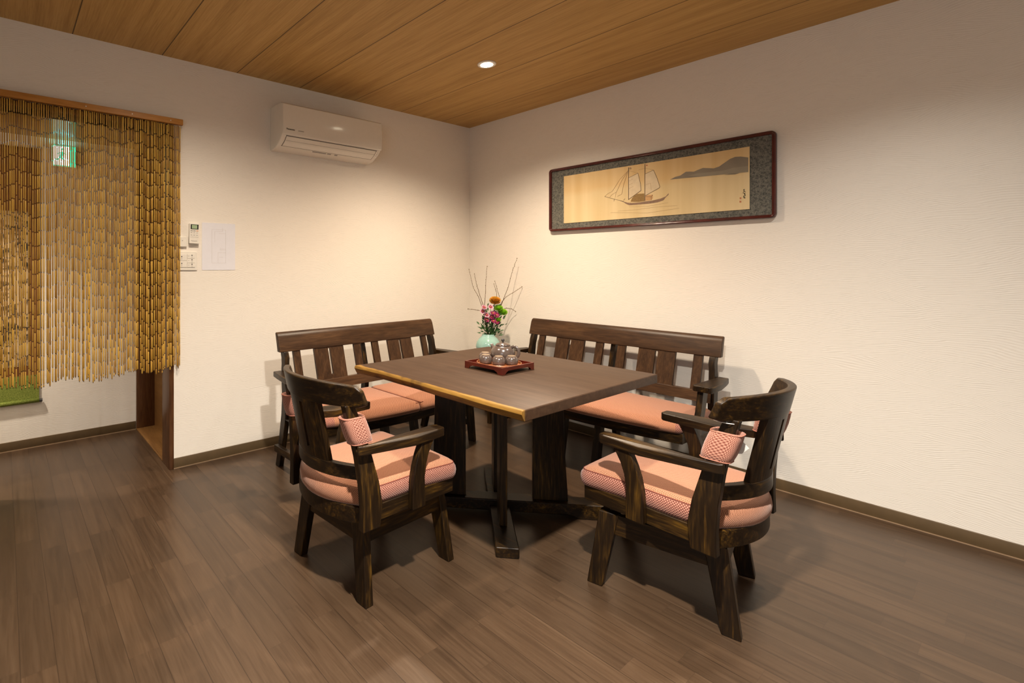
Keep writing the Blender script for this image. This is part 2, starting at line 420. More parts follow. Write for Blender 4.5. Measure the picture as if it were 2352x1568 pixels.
def beam(c, d, half, wid, z0, z1):
    n = Vector((-d.y, d.x, 0)); m = MB(); rings = []
    for s, lift in ((-half, 0), (-half+0.12, 0), (-half+0.16, 0.016), (half-0.16, 0.016), (half-0.12, 0), (half, 0)):
        p = c+d*s; rings.append([p+n*wid/2+Vector((0, 0, z0+lift)), p-n*wid/2+Vector((0, 0, z0+lift)), p-n*wid/2+Vector((0, 0, z1)), p+n*wid/2+Vector((0, 0, z1))])
    return m.loft(rings)
beam(OC, d2, 0.43, 0.098, 0.0, 0.045).build('foot_beam', WD['y'], tb, bevel=0.006, seg=3)
beam(OC, d1, 0.50, 0.090, 0.0, 0.072).build('foot_beam', WD['y'], tb, bevel=0.006, seg=3)
def upright(c, d, r0, r1, thick, flare, zb0):
    n = Vector((-d.y, d.x, 0)); rings = []
    for z, e in ((zb0, flare), (0.12, flare*0.9), (0.25, flare*0.4), (0.4, 0), (0.55, -0.004), (zb-0.001, 0.0)):
        a = c+d*r0; b = c+d*(r1+e)
        rings.append([a-n*thick/2+Vector((0, 0, z)), b-n*thick/2+Vector((0, 0, z)), b+n*thick/2+Vector((0, 0, z)), a+n*thick/2+Vector((0, 0, z))])
    return MB().loft(rings)
for d, r0, r1, fl, z in ((d2, 0.10, 0.25, 0.0, 0.045), (-d2, 0.10, 0.25, 0.0, 0.045), (d1, 0.165, 0.315, 0.018, 0.072), (-d1, 0.165, 0.325, 0.010, 0.072)):
    upright(OC, d, r0, r1, 0.034, fl, z).build('leg', WD['z'], tb, bevel=0.003)

# ------------------------------------------------------------------ cushions
def cushion(outline, z0, z1, name, parent, matrix=None, crown=0.012, pipe=True, back=None, soft=False):
    # outline: closed list of (x, y), ccw
    n = len(outline); cx = sum(p[0] for p in outline)/n; cy = sum(p[1] for p in outline)/n
    arc = [0]
    for i in range(n):
        a, b = outline[i], outline[(i+1) % n]; arc.append(arc[-1]+math.hypot(a[0]-b[0], a[1]-b[1]))
    h = z1-z0
    nrm = []
    for i in range(n):
        a, b = outline[i-1], outline[(i+1) % n]; tx, ty = b[0]-a[0], b[1]-a[1]; l = math.hypot(tx, ty); nrm.append((ty/l, -tx/l))
    prof = [(0.030, z0), (0.010, z0+0.004), (0.002, z0+h*0.2), (0.0, z0+h*0.42), (0.003, z0+h*0.62), (0.013, z0+h*0.80)]
    if soft: prof = [(0.030, z0), (0.012, z0+h*0.05), (0.002, z0+h*0.22), (0.0, z0+h*0.38), (0.006, z0+h*0.58), (0.022, z0+h*0.80)]
    rings = [[(outline[i][0]-nrm[i][0]*d*(0.25 if soft and abs(outline[i][0]) < 0.02 else 1), outline[i][1]-nrm[i][1]*d, z) for i in range(n)] for d, z in prof]
    e = rings[-1]; nside = len(prof)-1
    for s, z in ((0.955, z0+h*0.93), (0.87, z1), (0.7, z1+crown*0.5), (0.45, z1+crown*0.8), (0.2, z1+crown), (0.04, z1+crown)):
        rings.append([(cx+(p[0]-cx)*s, cy+(p[1]-cy)*s, z) for p in e])
    me = bpy.data.meshes.new(name); vs = [p for r in rings for p in r]; fs = []; uv = []; mi = []
    for k in range(len(rings)-1):
        for i in range(n):
            j = (i+1) % n; fs.append((k*n+i, k*n+j, (k+1)*n+j, (k+1)*n+i))
            if k < nside:
                uv.append([(arc[i], vs[k*n+i][2]), (arc[i+1], vs[k*n+j][2]), (arc[i+1], vs[(k+1)*n+j][2]), (arc[i], vs[(k+1)*n+i][2])]); mi.append(0 if (back is not None and vs[k*n+i][1] < back) or (soft and abs(vs[k*n+i][0]) < 0.6) else 1)
            else: uv.append([(vs[q][0], vs[q][1]) for q in fs[-1]]); mi.append(0)
    fs.append(tuple(range(n))[::-1]); uv.append([(0, 0)]*n); mi.append(1)
    k = len(rings)-1; fs.append(tuple(k*n+i for i in range(n))); uv.append([(vs[k*n+i][0], vs[k*n+i][1]) for i in range(n)]); mi.append(0)
    me.from_pydata(vs, [], fs); me.materials.append(F_top); me.materials.append(F_side)
    ul = me.uv_layers.new(name='UVMap')
    for p in me.polygons:
        p.material_index = mi[p.index]; p.use_smooth = True
        for q, li in enumerate(p.loop_indices): ul.data[li].uv = uv[p.index][q]
    o = bpy.data.objects.new(name, me); COL.objects.link(o); o.parent = parent
    if matrix: o.matrix_basis = matrix
    if pipe:
        ee = e
        if back is not None:      # the seam only runs along the sides and the front
            k0 = next(i for i in range(n) if e[i][1] >= back and e[i-1][1] < back)
            ee = [p for p in e[k0:]+e[:k0] if p[1] >= back]
        if soft:                  # only along the seam between the two seats
            k0 = next(i for i in range(n) if abs(e[i][0]) < 0.03 and abs(e[i-1][0]) >= 0.03)
            ee = [p for p in e[k0:]+e[:k0] if abs(p[0]) < 0.03]
        pts = [Vector(p) for p in ee]
        MB().tube(pts, 0.0022, 6, closed=back is None and not soft).build('piping', F_pipe, o, True)
    return o
def smooth_outline(ctrl, rad, n=7):
    # rounds the corners of a polygon
    res = []; m = len(ctrl)
    for i in range(m):
        p = Vector(ctrl[i]); a = Vector(ctrl[i-1]); b = Vector(ctrl[(i+1) % m])
        u = (a-p); w = (b-p); r = min(rad, u.length*0.45, w.length*0.45); u.normalize(); w.normalize()
        if abs(u.dot(w)+1) < 0.03: res.append((p.x, p.y)); continue
        for k in range(n+1):
            t = k/n; q = (p+u*r)*(1-t)**2+p*2*t*(1-t)+(p+w*r)*t*t; res.append((q.x, q.y))
    dense = []
    for i in range(len(res)):
        a, b = res[i], res[(i+1) % len(res)]; L = math.hypot(a[0]-b[0], a[1]-b[1]); k = max(1, int(L/0.02))
        for j in range(k): dense.append((a[0]+(b[0]-a[0])*j/k, a[1]+(b[1]-a[1])*j/k))
    return dense

# ------------------------------------------------------------------ swivel armchairs (front is local +y)
def sleeve(parent, c, w, d, h, lean, matrix):
    rings = []; n = 28; uv = []
    for q, (z, e) in enumerate(((-h/2, -0.004), (-h/2+0.004, 0.0), (-h/4, 0.003), (0, 0.004), (h/4, 0.003), (h/2-0.004, 0.001), (h/2, -0.002), (h/2-0.003, -0.008), (-h/2+0.003, -0.008))):
        r = []
        for k in range(n):
            a = 2*PI*k/n; ca, sa = math.cos(a), math.sin(a)
            x = math.copysign(abs(ca)**0.55, ca)*(w/2+e); y = math.copysign(abs(sa)**0.55, sa)*(d/2+e)
            r.append(Vector((c[0]+x+lean[0]*z, c[1]+y+lean[1]*z, c[2]+z)))
        rings.append(r)
    me = bpy.data.meshes.new('fabric_sleeve'); vs = [p for r in rings for p in r]; fs = []
    per = PI*(w+d)/2*1.12; m = len(rings); uvs = []
    for k in range(m):
        kk = (k+1) % m
        for i in range(n):
            j = (i+1) % n; fs.append((k*n+i, k*n+j, kk*n+j, kk*n+i))
            za, zb_ = k*h/6, (k+1)*h/6; uvs.append([(i/n*per, za), ((i+1)/n*per, za), ((i+1)/n*per, zb_), (i/n*per, zb_)])
    me.from_pydata([tuple(v) for v in vs], [], fs); me.materials.append(F_sleeve)
    ul = me.uv_layers.new(name='UVMap')
    for p in me.polygons:
        p.use_smooth = True
        for q, li in enumerate(p.loop_indices): ul.data[li].uv = uvs[p.index][q]
    o = bpy.data.objects.new('fabric_sleeve', me); COL.objects.link(o); o.parent = parent; o.matrix_basis = matrix
    bm = bmesh.new(); bm.from_mesh(me); bmesh.ops.recalc_face_normals(bm, faces=bm.faces); bm.to_mesh(me); bm.free()
    for zz, idx in ((1, 5), (-1, 1)):
        MB().tube(rings[idx], 0.0019, 6, closed=True).build('piping', F_side2, o, True)
    return o
F_sleeve = fabric('salmon_weave_sleeve', (0.48, 0.235, 0.165), (0.15, 0.038, 0.024), 0.0038, 0.42)
F_side2 = plain('salmon_cord', (0.40, 0.16, 0.11), 0.9, 0.2, 0.35, 500)

def seat_matrix(off, rz): return Matrix.Translation((off[0], off[1], 0)) @ Matrix.Rotation(rz, 4, 'Z') @ Matrix.Diagonal((0.91, 1, 1, 1))
def armchair(name, label, loc, base_rz, seat_rz, off):
    """base_rz: rotation of the four-legged base, seat_rz: of the swivelling seat."""
    t = thing(name, label, 'chair', loc, 0, 'swivel armchairs at the square table')
    B = Matrix.Rotation(base_rz, 4, 'Z'); S = seat_matrix(off, seat_rz)
    # base: boards with wide faces towards +-x, splayed along y
    for sx in (-1, 1):
        for sy in (-1, 1):
            pts = [(sy*0.248, 0.0), (sy*0.192, 0.0), (sy*0.136, 0.285), (sy*0.208, 0.285)]
            def sh(p, sx=sx):
                return (p[0]+sx*(0.285-p[2])*0.06, p[1], p[2])
            MB().prism(pts, sx*0.222, sx*0.186, 'x', shift=sh).build('leg', WD['z'], t, bevel=0.004, seg=3, matrix=B)
    for sx in (-1, 1):
        MB().prism([(-0.165, 0.205), (0.165, 0.205), (0.15, 0.283), (-0.15, 0.283)], sx*0.219, sx*0.192, 'x').build('base_rail', WD['y'], t, bevel=0.002, matrix=B)
    for sy in (-1, 1):
        MB().prism([(-0.190, 0.208), (0.190, 0.208), (0.190, 0.283), (-0.190, 0.283)], sy*0.206, sy*0.180, 'y').build('base_rail', WD['x'], t, bevel=0.002, matrix=B)
    MB().lathe([(0.0, 0.278), (0.12, 0.278), (0.12, 0.284), (0.09, 0.288), (0.09, 0.304), (0.0, 0.304)], 32).build('swivel_plate', M_ink, t, matrix=B)
    MB().box((-0.19, -0.04, 0.21), (0.19, 0.04, 0.278)).build('base_rail', WD['x'], t, bevel=0.002, matrix=B)
    # seat frame, D shaped
    def dshape(hw, yf, yr, yc, n=18, fw=None):
        fw = fw or hw
        pts = [(fw, yf), (-fw, yf)]
        for i in range(n+1):
            u = -1+2*i/n; pts.append((u*hw, yr-(yr-yc)*(-1)*(-(1-u*u))))
        return pts
    pts = [(0.262, 0.215), (-0.262, 0.215)]+[(-0.262+0.524*i/18, -0.235-0.075*(1-(-1+2*i/18)**2)) for i in range(19)]
    MB().prism(pts, 0.305, 0.365, 'z').build('seat_frame', WD['y'], t, bevel=0.004, matrix=S)
    ctrl = [(0.286, 0.235), (0.0, 0.250), (-0.286, 0.235), (-0.262, 0.06), (-0.262, -0.12)]+[(-0.256+0.512*i/12, -0.225-0.098*(1-(-1+2*i/12)**2)) for i in range(13)]+[(0.262, -0.12), (0.262, 0.06)]
    cushion(smooth_outline(ctrl[::1], 0.05), 0.360, 0.440, 'seat_cushion', t, S, 0.014, back=-0.19)
    # rear posts
    for sx in (-1, 1):
        rings = []
        for z, yc, w, x in ((0.298, -0.228, 0.078, 0.276), (0.38, -0.222, 0.086, 0.276), (0.46, -0.230, 0.078, 0.270), (0.56, -0.248, 0.064, 0.258), (0.64, -0.264, 0.054, 0.240), (0.71, -0.284, 0.048, 0.230), (0.742, -0.294, 0.044, 0.228)):
            th = 0.017
            rings.append([(sx*(x-th), yc-w/2, z), (sx*(x+th), yc-w/2, z), (sx*(x+th), yc+w/2, z), (sx*(x-th), yc+w/2, z)])
        MB().loft(rings).build('back_post', WD['z'], t, bevel=0.005, seg=3, matrix=S)
        sleeve(t, (sx*0.240, -0.266, 0.652), 0.066, 0.088, 0.098, (-0.16*sx, -0.30), S)
        # arm with a tapering tail
        arm = [(0.232, 0.125), (0.242, 0.137), (0.290, 0.137), (0.300, 0.127), (0.304, -0.02), (0.302, -0.275), (0.294, -0.290), (0.284, -0.290), (0.270, -0.215), (0.232, -0.06)]
        MB().prism([(sx*x, y) for x, y in arm], 0.557, 0.590, 'z', shift=lambda p: (p[0], p[1], p[2]+0.010*(p[1]/0.2)**2-0.003)).build('armrest', WD['y'], t, bevel=0.005, seg=3, matrix=S)
        # bowed front support
        rings = []
        for z, y0, y1 in ((0.31, -0.035, 0.030), (0.36, -0.034, 0.030), (0.42, -0.030, 0.028), (0.47, -0.020, 0.036), (0.51, -0.006, 0.050), (0.545, 0.010, 0.070), (0.560, 0.018, 0.080)):
            rings.append([(sx*0.262, y0, z), (sx*0.294, y0, z), (sx*0.294, y1, z), (sx*0.262, y1, z)])
        MB().loft(rings).build('arm_support', WD['z'], t, bevel=0.003, matrix=S)
    # curved top rail
    rings = []; n = 26
    for i in range(n+1):
        u = -1+2*i/n; x = u*0.292; yc = -0.262-0.105*(1-u*u); sl = Vector((-(0.105*2*u)/0.292*-1, 1)); # normal approx
        nx, ny = -0.72*u*0.6, 1.0; l = math.hypot(nx, ny); nx, ny = nx/l, ny/l
        e = max(0, abs(u)-0.93)/0.07; zt_, zb_ = 0.824-0.016*e**2, 0.734+0.008*e**2
        zt_ -= 0.012*u*u; th = 0.014
        lean = 0.035
        rings.append([(x-nx*th, yc-ny*th+0.012, zb_), (x+nx*th, yc+ny*th+0.012, zb_), (x+nx*th*0.9, yc+ny*th*0.9-0.010, zt_), (x-nx*th*0.9, yc-ny*th*0.9-0.010, zt_)])
    MB().loft(rings).build('top_rail', WD['x'], t, bevel=0.006, seg=3, matrix=S)
    # lower curved rail
    rings = []
    for i in range(n+1):
        u = -1+2*i/n; x = u*0.25; yc = -0.222-0.088*(1-u*u); nx, ny = -0.5*u, 1.0; l = math.hypot(nx, ny); nx, ny = nx/l, ny/l; th = 0.013
        rings.append([(x-nx*th, yc-ny*th, 0.462), (x+nx*th, yc+ny*th, 0.462), (x+nx*th, yc+ny*th, 0.512), (x-nx*th, yc-ny*th, 0.512)])
    MB().loft(rings).build('lower_rail', WD['x'], t, bevel=0.003, matrix=S)
    # splat with a slot: two boards joined above and below the slot
    def splat_pt(x, z, off):
        k = (z-0.50)/0.22; yb = -0.222-0.088*(1-(x/0.25)**2); yt = -0.250-0.105*(1-(x/0.292)**2)
        return (x, yb*(1-k)+yt*k+off, z)
    sp = MB()
    def curved_slab(x0, x1, z0, z1):
        nx_ = 6; rings = []
        for i in range(nx_+1):
            x = x0+(x1-x0)*i/nx_
            rings.append([splat_pt(x, z0, -0.010), splat_pt(x, z0, 0.012), splat_pt(x, z1, 0.012), splat_pt(x, z1, -0.010)])
        sp.loft(rings)
    curved_slab(-0.108, -0.010, 0.505, 0.738); curved_slab(0.010, 0.108, 0.505, 0.738)
    curved_slab(-0.010, 0.010, 0.505, 0.545); curved_slab(-0.010, 0.010, 0.722, 0.738)
    sp.build('splat', WD['z'], t, matrix=S)
    return t
chL = armchair('swivel_armchair', 'dark wooden swivel armchair with salmon cushion beside the golden edge of the table', (1.259, 1.745, 0), R(4), R(-90+2), (0, -0.025))
chR = armchair('swivel_armchair', 'dark wooden swivel armchair with a white paper tag tied to its back post', (2.11, 0.905, 0), R(12), R(-1.5), (-0.025, 0))
# white price tag and its cord on the right chair's post
M_tag = plain('paper_tag', (0.62, 0.60, 0.56), 0.6)
S = seat_matrix((-0.025, 0), R(-1.5))
tg = MB().prism([(-0.295, 0.628), (-0.312, 0.632), (-0.332, 0.655), (-0.314, 0.672), (-0.295, 0.668)], -0.212, -0.2105, 'x').build('paper_tag', M_tag, chR, matrix=S); tg['label'] = 'white paper tag'
cord = [Vector((-0.227+0.034*math.cos(a), -0.273+0.034*math.sin(a), 0.727-0.004*math.cos(a))) for a in [2*PI*k/20 for k in range(20)]]
cd = MB().tube(cord, 0.0016, 6, closed=True).build('tag_cord', M_tag, chR, True, matrix=S); cd['label'] = 'white cord loop'

# ------------------------------------------------------------------ benches (front is local +y)
def bench(label, loc, rz):
    t = thing('bench', label, 'bench', loc, rz, 'slatted benches against the walls')
    W = WB
    # top rail, leaning back
    def lean(p): return (p[0], p[1]-0.28*(p[2]-0.49), p[2])
    MB().prism([(-0.160, 0.710), (-0.126, 0.710), (-0.126, 0.800), (-0.132, 0.822), (-0.146, 0.829), (-0.158, 0.824)], -0.655, 0.655, 'x', shift=lean).build('top_rail', W['x'], t, bevel=0.005, seg=3)
    MB().prism([(-0.154, 0.455), (-0.130, 0.455), (-0.130, 0.515), (-0.154, 0.515)], -0.625, 0.625, 'x', shift=lean).build('lower_rail', W['x'], t, bevel=0.002)
    def slat(x0, x1, slot=False):
        m = MB()
        if slot:
            c = (x0+x1)/2
            pl = [(x0, 0.50), (x1, 0.50), (x1, 0.715), (c+0.009, 0.715), (c+0.009, 0.706)]
            r = 0.009
            pts = [(x0, 0.50), (x1, 0.50), (x1, 0.715), (x0, 0.715)]
            m.prism([(x0, 0.50), (c-r, 0.50), (c-r, 0.715), (x0, 0.715)], -0.150, -0.132, 'y', shift=lean)
            m.prism([(c+r, 0.50), (x1, 0.50), (x1, 0.715), (c+r, 0.715)], -0.150, -0.132, 'y', shift=lean)
            m.prism([(c-r, 0.50), (c+r, 0.50), (c+r, 0.545), (c+r*0.5, 0.540), (c-r*0.5, 0.540), (c-r, 0.545)], -0.150, -0.132, 'y', shift=lean)
            m.prism([(c-r, 0.697), (c-r*0.6, 0.703), (c+r*0.6, 0.703), (c+r, 0.697), (c+r, 0.715), (c-r, 0.715)], -0.150, -0.132, 'y', shift=lean)
            return m.build('slat', W['z'], t)
        m.prism([(x0, 0.50), (x1, 0.50), (x1, 0.715), (x0, 0.715)], -0.150, -0.132, 'y', shift=lean)
        return m.build('slat', W['z'], t, bevel=0.0015)
    for s in (-1, 1):
        slat(*sorted((s*0.050, s*0.104))); slat(*sorted((s*0.190, s*0.412)), slot=True); slat(*sorted((s*0.512, s*0.562)))
        # rear post with a curved notch, carrying on down as a raked rear leg
        rings = []
        for z, y, w, x in ((0.0, -0.268, 0.050, 0.615), (0.18, -0.218, 0.052, 0.617), (0.33, -0.180, 0.058, 0.62), (0.45, -0.165, 0.058, 0.622), (0.58, -0.178, 0.056, 0.622), (0.64, -0.186, 0.044, 0.618), (0.675, -0.192, 0.050, 0.615), (0.712, -0.205, 0.046, 0.615)):
            rings.append([(s*(x-0.016), y-w/2, z), (s*(x+0.016), y-w/2, z), (s*(x+0.016), y+w/2, z), (s*(x-0.016), y+w/2, z)])
        MB().loft(rings).build('rear_leg', WD['z'], t, bevel=0.003)
        arm = [(0.632, 0.125), (0.640, 0.14), (0.722, 0.14), (0.730, 0.125), (0.728, 0.0), (0.706, -0.13), (0.690, -0.205), (0.640, -0.205), (0.640, -0.10)]
        MB().prism([(s*x, y) for x, y in arm], 0.568, 0.600, 'z').build('armrest', WD['y'], t, bevel=0.005, seg=3)
        rings = []
        for z, y0, y1, x in ((0.0, 0.165, 0.215, 0.650), (0.20, 0.140, 0.195, 0.652), (0.34, 0.112, 0.172, 0.655), (0.46, 0.070, 0.130, 0.660), (0.569, 0.045, 0.110, 0.664)):
            rings.append([(s*(x-0.015), y0, z), (s*(x+0.015), y0, z), (s*(x+0.015), y1, z), (s*(x-0.015), y1, z)])
        MB().loft(rings).build('front_leg', WD['z'], t, bevel=0.003)
        MB().box((s*0.652-0.014, -0.24, 0.105), (s*0.652+0.014, 0.15, 0.145)).build('stretcher', WD['y'], t, bevel=0.002)
    # centre legs
    rings = [[(-0.016, y-0.025, z), (0.016, y-0.025, z), (0.016, y+0.025, z), (-0.016, y+0.025, z)] for z, y in ((0, -0.29), (0.33, -0.215), (0.5, -0.2), (0.712, -0.255))]
    MB().loft(rings).build('rear_leg', WD['z'], t, bevel=0.003)
    for x in (-0.12, 0.12):
        rings = [[(x-0.02, y-0.025, z), (x+0.02, y-0.025, z), (x+0.02, y+0.025, z), (x-0.02, y+0.025, z)] for z, y in ((0, 0.20), (0.31, 0.14))]
        MB().loft(rings).build('front_leg', WD['z'], t, bevel=0.003)
    # seat frame with bowed front
    pts = [(0.635, -0.17), (-0.635, -0.17)]
    pts = [(-0.635, -0.18)]+[(-0.635+1.27*i/24, 0.255+0.075*(1-(-1+2*i/24)**2)) for i in range(25)]+[(0.635, -0.18)]
    MB().prism(pts, 0.305, 0.362, 'z').build('seat_frame', WD['x'], t, bevel=0.003)
    for s in (-1, 1):
        c = [(s*0.002, -0.170), (s*0.002, 0.365)]
        c += [(s*0.642*i/10, 0.280+0.085*(1-(i/10)**2)) for i in range(1, 10)]
        c += [(s*0.640, 0.275), (s*0.642, -0.170)]
        if s > 0: c = c[::-1]
        cushion(smooth_outline(c, 0.035), 0.358, 0.425, 'seat_cushion', t, None, 0.022, soft=True)
    return t
bench('slatted dark wooden bench with salmon seat, below the air conditioner', (1.993, 2.640, 0), R(180+1.9))
bench('slatted dark wooden bench with salmon seat, below the framed ship picture', (3.07, 1.792, 0), R(90))

# ------------------------------------------------------------------ tea tray, pot and cups
M_lac = plain('red_lacquer', (0.070, 0.008, 0.004), 0.22, 0.6, 0.25, 12)
M_lac.node_tree.nodes['Principled BSDF'].inputs['Coat Weight'].default_value = 0.4
M_lacf = plain('orange_lacquer', (0.28, 0.075, 0.02), 0.3, 0.5, 0.2, 20)
M_lace = plain('worn_lacquer_edge', (0.28, 0.10, 0.04), 0.3, 0.5, 0.3, 40)
tr = thing('tea_tray', 'square red lacquer tray on cut-out feet standing on the table', 'tray', (1.945, 1.637, TZ), 0)
H = 0.118
side = [(-H, 0), (-H+0.022, 0), (-H+0.028, 0.009), (-H+0.045, 0.017), (H-0.045, 0.017), (H-0.028, 0.009), (H-0.022, 0), (H, 0), (H, 0.034), (-H, 0.034)]
pn = MB()
pn.prism(side, -H, -H+0.006, 'y'); pn.prism(side, H-0.006, H, 'y')
pn.prism([(a*(H-0.006)/H, b) for a, b in side], -H, -H+0.006, 'x'); pn.prism([(a*(H-0.006)/H, b) for a, b in side], H-0.006, H, 'x')
pn.build('tray_frame', M_lac, tr, bevel=0.0012)
MB().box((-H+0.006, -H+0.006, 0.018), (H-0.006, H-0.006, 0.023)).build('tray_panel', M_lac, tr)
MB().lathe([(0.0, 0.0235), (0.104, 0.0235), (0.104, 0.024), (0.0, 0.024)], 64).build('tray_well', M_lacf, tr)
MB().tube([(0.106*math.cos(2*PI*k/64), 0.106*math.sin(2*PI*k/64), 0.028) for k in range(64)], 0.0025, 8, closed=True, flat=2.2).build('round_rim', M_lace, tr, True)
def lat(l, d): return Vector((1.945+l*CC+d*SS, 1.637-l*SS+d*CC, TZ+0.0242))
M_clay = NT('grey_purple_clay', 0.20, 0.9)
M_clay = M_clay.out(M_clay.ramp(M_clay.noise(M_clay.coord(), 60, 3), [(0.3, (0.075, 0.052, 0.042)), (0.7, (0.115, 0.082, 0.066))]))
M_knob = plain('dark_glaze', (0.05, 0.045, 0.042), 0.12, 0.8)
M_rimc = plain('bare_foot_rim', (0.24, 0.17, 0.11), 0.3, 0.6)
cup0 = None
cups = [((-0.052, 0.076), 'small grey clay cup upside down on the tray, furthest back beside the teapot spout'),
        ((-0.063, 0.010), 'small grey clay cup upside down at the left end of the tray'),
        ((-0.009, -0.034), 'small grey clay cup upside down in the middle of the front row of cups'),
        ((0.055, -0.024), 'small grey clay cup upside down at the right end of the front row')]
for i, ((l, d), lb) in enumerate(cups):
    c = thing('tea_cup', lb, 'cup', lat(l, d), 0, 'upturned tea cups on the tray')
    if i == 0:
        b = MB().lathe([(0.0265, 0.0), (0.0285, 0.0), (0.0308, 0.010), (0.0316, 0.020), (0.0306, 0.030), (0.0272, 0.039), (0.0230, 0.0440), (0.0196, 0.0460), (0.0192, 0.0482), (0.0165, 0.0482), (0.0150, 0.046), (0.0, 0.046)], 36).build('cup_body', M_clay, c, True)
        r = MB().lathe([(0.0163, 0.0478), (0.0193, 0.0478), (0.0190, 0.0492), (0.0166, 0.0492)], 36).build('foot_ring', M_rimc, c)
        cup0 = (b, r)
    else:
        for q in cup0:
            k = q.copy(); k.parent = c; COL.objects.link(k)
    c.scale = (1, 1, 0.87)
tp = thing('teapot', 'grey brown clay teapot with ball knob lid, standing on the red tray', 'teapot', lat(0.034, 0.064), -math.atan2(SS, CC))
MB().lathe([(0.0, 0.0), (0.034, 0.0), (0.048, 0.010), (0.0575, 0.026), (0.0595, 0.042), (0.055, 0.060), (0.044, 0.074), (0.034, 0.0795), (0.0, 0.080)], 48).build('pot_body', M_clay, tp, True)
ld = MB().lathe([(0.0, 0.0795), (0.036, 0.0795), (0.0365, 0.0825), (0.030, 0.088), (0.016, 0.093), (0.006, 0.095), (0.0, 0.095)], 40).build('lid', M_clay, tp, True)
MB().lathe([(0.0, 0.094), (0.004, 0.094), (0.004, 0.098), (0.0075, 0.101), (0.009, 0.106), (0.0075, 0.1115), (0.0, 0.1145)], 24).build('knob', M_knob, ld, True)
MB().tube([(-0.030, 0.036, 0.048), (-0.040, 0.047, 0.062), (-0.043, 0.050, 0.070), (-0.046, 0.053, 0.079)], [0.014, 0.0105, 0.008, 0.0068], 14).build('spout', M_clay, tp, True)
hp = [(0.034, -0.022, 0.070), (0.047, -0.030, 0.078), (0.060, -0.038, 0.074), (0.068, -0.043, 0.060), (0.069, -0.044, 0.045), (0.064, -0.041, 0.031), (0.054, -0.035, 0.022), (0.044, -0.028, 0.022)]
MB().tube(hp, 0.0065, 12, flat=1.2).build('handle', M_clay, tp, True)

# ------------------------------------------------------------------ corner stand, vase and flowers
VX, VY = 3.17, 2.78
st = thing('corner_stand', 'small wooden stand in the room corner under the flower vase', 'stand', (VX, VY, 0))
MB().box((-0.14, -0.14, 0.478), (0.14, 0.14, 0.5)).build('stand_top', WD['x'], st, bevel=0.003)
for sx in (-1, 1):
    for sy in (-1, 1): MB().box((sx*0.12-0.014, sy*0.12-0.014, 0), (sx*0.12+0.014, sy*0.12+0.014, 0.478)).build('leg', WD['z'], st, bevel=0.002)
M_cel = NT('celadon_glaze', 0.12, 0.6); M_cel = M_cel.out(M_cel.ramp(M_cel.noise(M_cel.coord(), 14, 3), [(0.3, (0.24, 0.45, 0.41)), (0.7, (0.34, 0.55, 0.50))]))
vs = MB().lathe([(0.0, 0.0), (0.055, 0.0), (0.058, 0.008), (0.085, 0.035), (0.099, 0.068), (0.100, 0.085), (0.092, 0.115), (0.074, 0.142), (0.055, 0.160), (0.049, 0.170), (0.050, 0.178), (0.045, 0.178), (0.043, 0.168), (0.05, 0.155), (0.05, 0.09), (0.0, 0.08)], 48).build('flower_vase', M_cel, None, True, loc=(VX, VY, 0.5))
tag(vs, 'round pale celadon ceramic vase holding flowers in the room corner', 'vase')
M_twig = plain('brown_twig', (0.13, 0.075, 0.04), 0.7, 0.3, 0.3, 80)
M_bud = plain('twig_bud', (0.16, 0.12, 0.05), 0.7, 0.3, 0.3, 80)
M_leaf = plain('dark_green_leaf', (0.025, 0.085, 0.018), 0.5, 0.4, 0.4, 40)
M_leafl = plain('light_green_leaf', (0.24, 0.52, 0.02), 0.5, 0.4, 0.25, 60)
M_org = plain('orange_petal', (0.62, 0.36, 0.03), 0.6, 0.3, 0.35, 60)
M_orgd = plain('rust_petal', (0.60, 0.22, 0.02), 0.6, 0.3, 0.3, 60)
M_lime = plain('lime_petal', (0.34, 0.68, 0.03), 0.6, 0.3, 0.25, 60)
M_pink = plain('pink_petal', (0.72, 0.42, 0.52), 0.6, 0.3, 0.2, 60)
M_mag = plain('magenta_petal', (0.32, 0.03, 0.12), 0.6, 0.3, 0.3, 60)
M_yel = plain('yellow_centre', (0.75, 0.42, 0.05), 0.7, 0.3)
K = 0.000728      # metres per unit of the sketch coordinates below
def vp(u, v, d=0.0):   # sketch coordinates -> world point around the vase
    l = (u-400)*K; return Vector((VX+l*CC+d*SS, VY-l*SS+d*CC, 0.5+0.178+(1020-v)*K))
def twig(path, label, side=None, bud=0.004):
    pts = [vp(*p) for p in path]; fine = []
    for i in range(len(pts)-1):
        for k in range(6):
            fine.append(pts[i].lerp(pts[i+1], k/6)+Vector((random.uniform(-1, 1), random.uniform(-1, 1), random.uniform(-1, 1)))*0.0012)
    fine.append(pts[-1])
    t = MB().tube(fine, [0.0028-0.0016*i/(len(fine)-1) for i in range(len(fine))], 6).build('bare_branch', M_twig, None, True)
    tag(t, label, 'branch', 'bare branches in the vase')
    b = MB()
    for i in range(8, len(fine)):
        c = fine[i]+Vector((random.uniform(-1, 1), random.uniform(-1, 1), 0.5))*0.003
        b.lathe([(0.0002, -bud), (bud*0.45, -bud*0.3), (bud*0.4, bud*0.4), (0.0002, bud)], 6, c)
    c = fine[-1]; b.lathe([(0.0002, -0.005), (0.0030, 0), (0.0022, 0.004), (0.0002, 0.007)], 6, c)
    b.build('bud', M_bud, t, True)['kind'] = 'stuff'
    return t
B0 = (400, 1090, 0.0)
twig([(395, 1080, 0), (350, 760, .02), (300, 610, .03), (235, 490, .03), (190, 295, .03)], 'tall bare twig leaning furthest left out of the vase')
twig([(400, 1080, 0), (340, 700, -.01), (295, 560, -.01), (262, 450, -.01), (243, 345, 0)], 'bare twig just right of the furthest left twig')
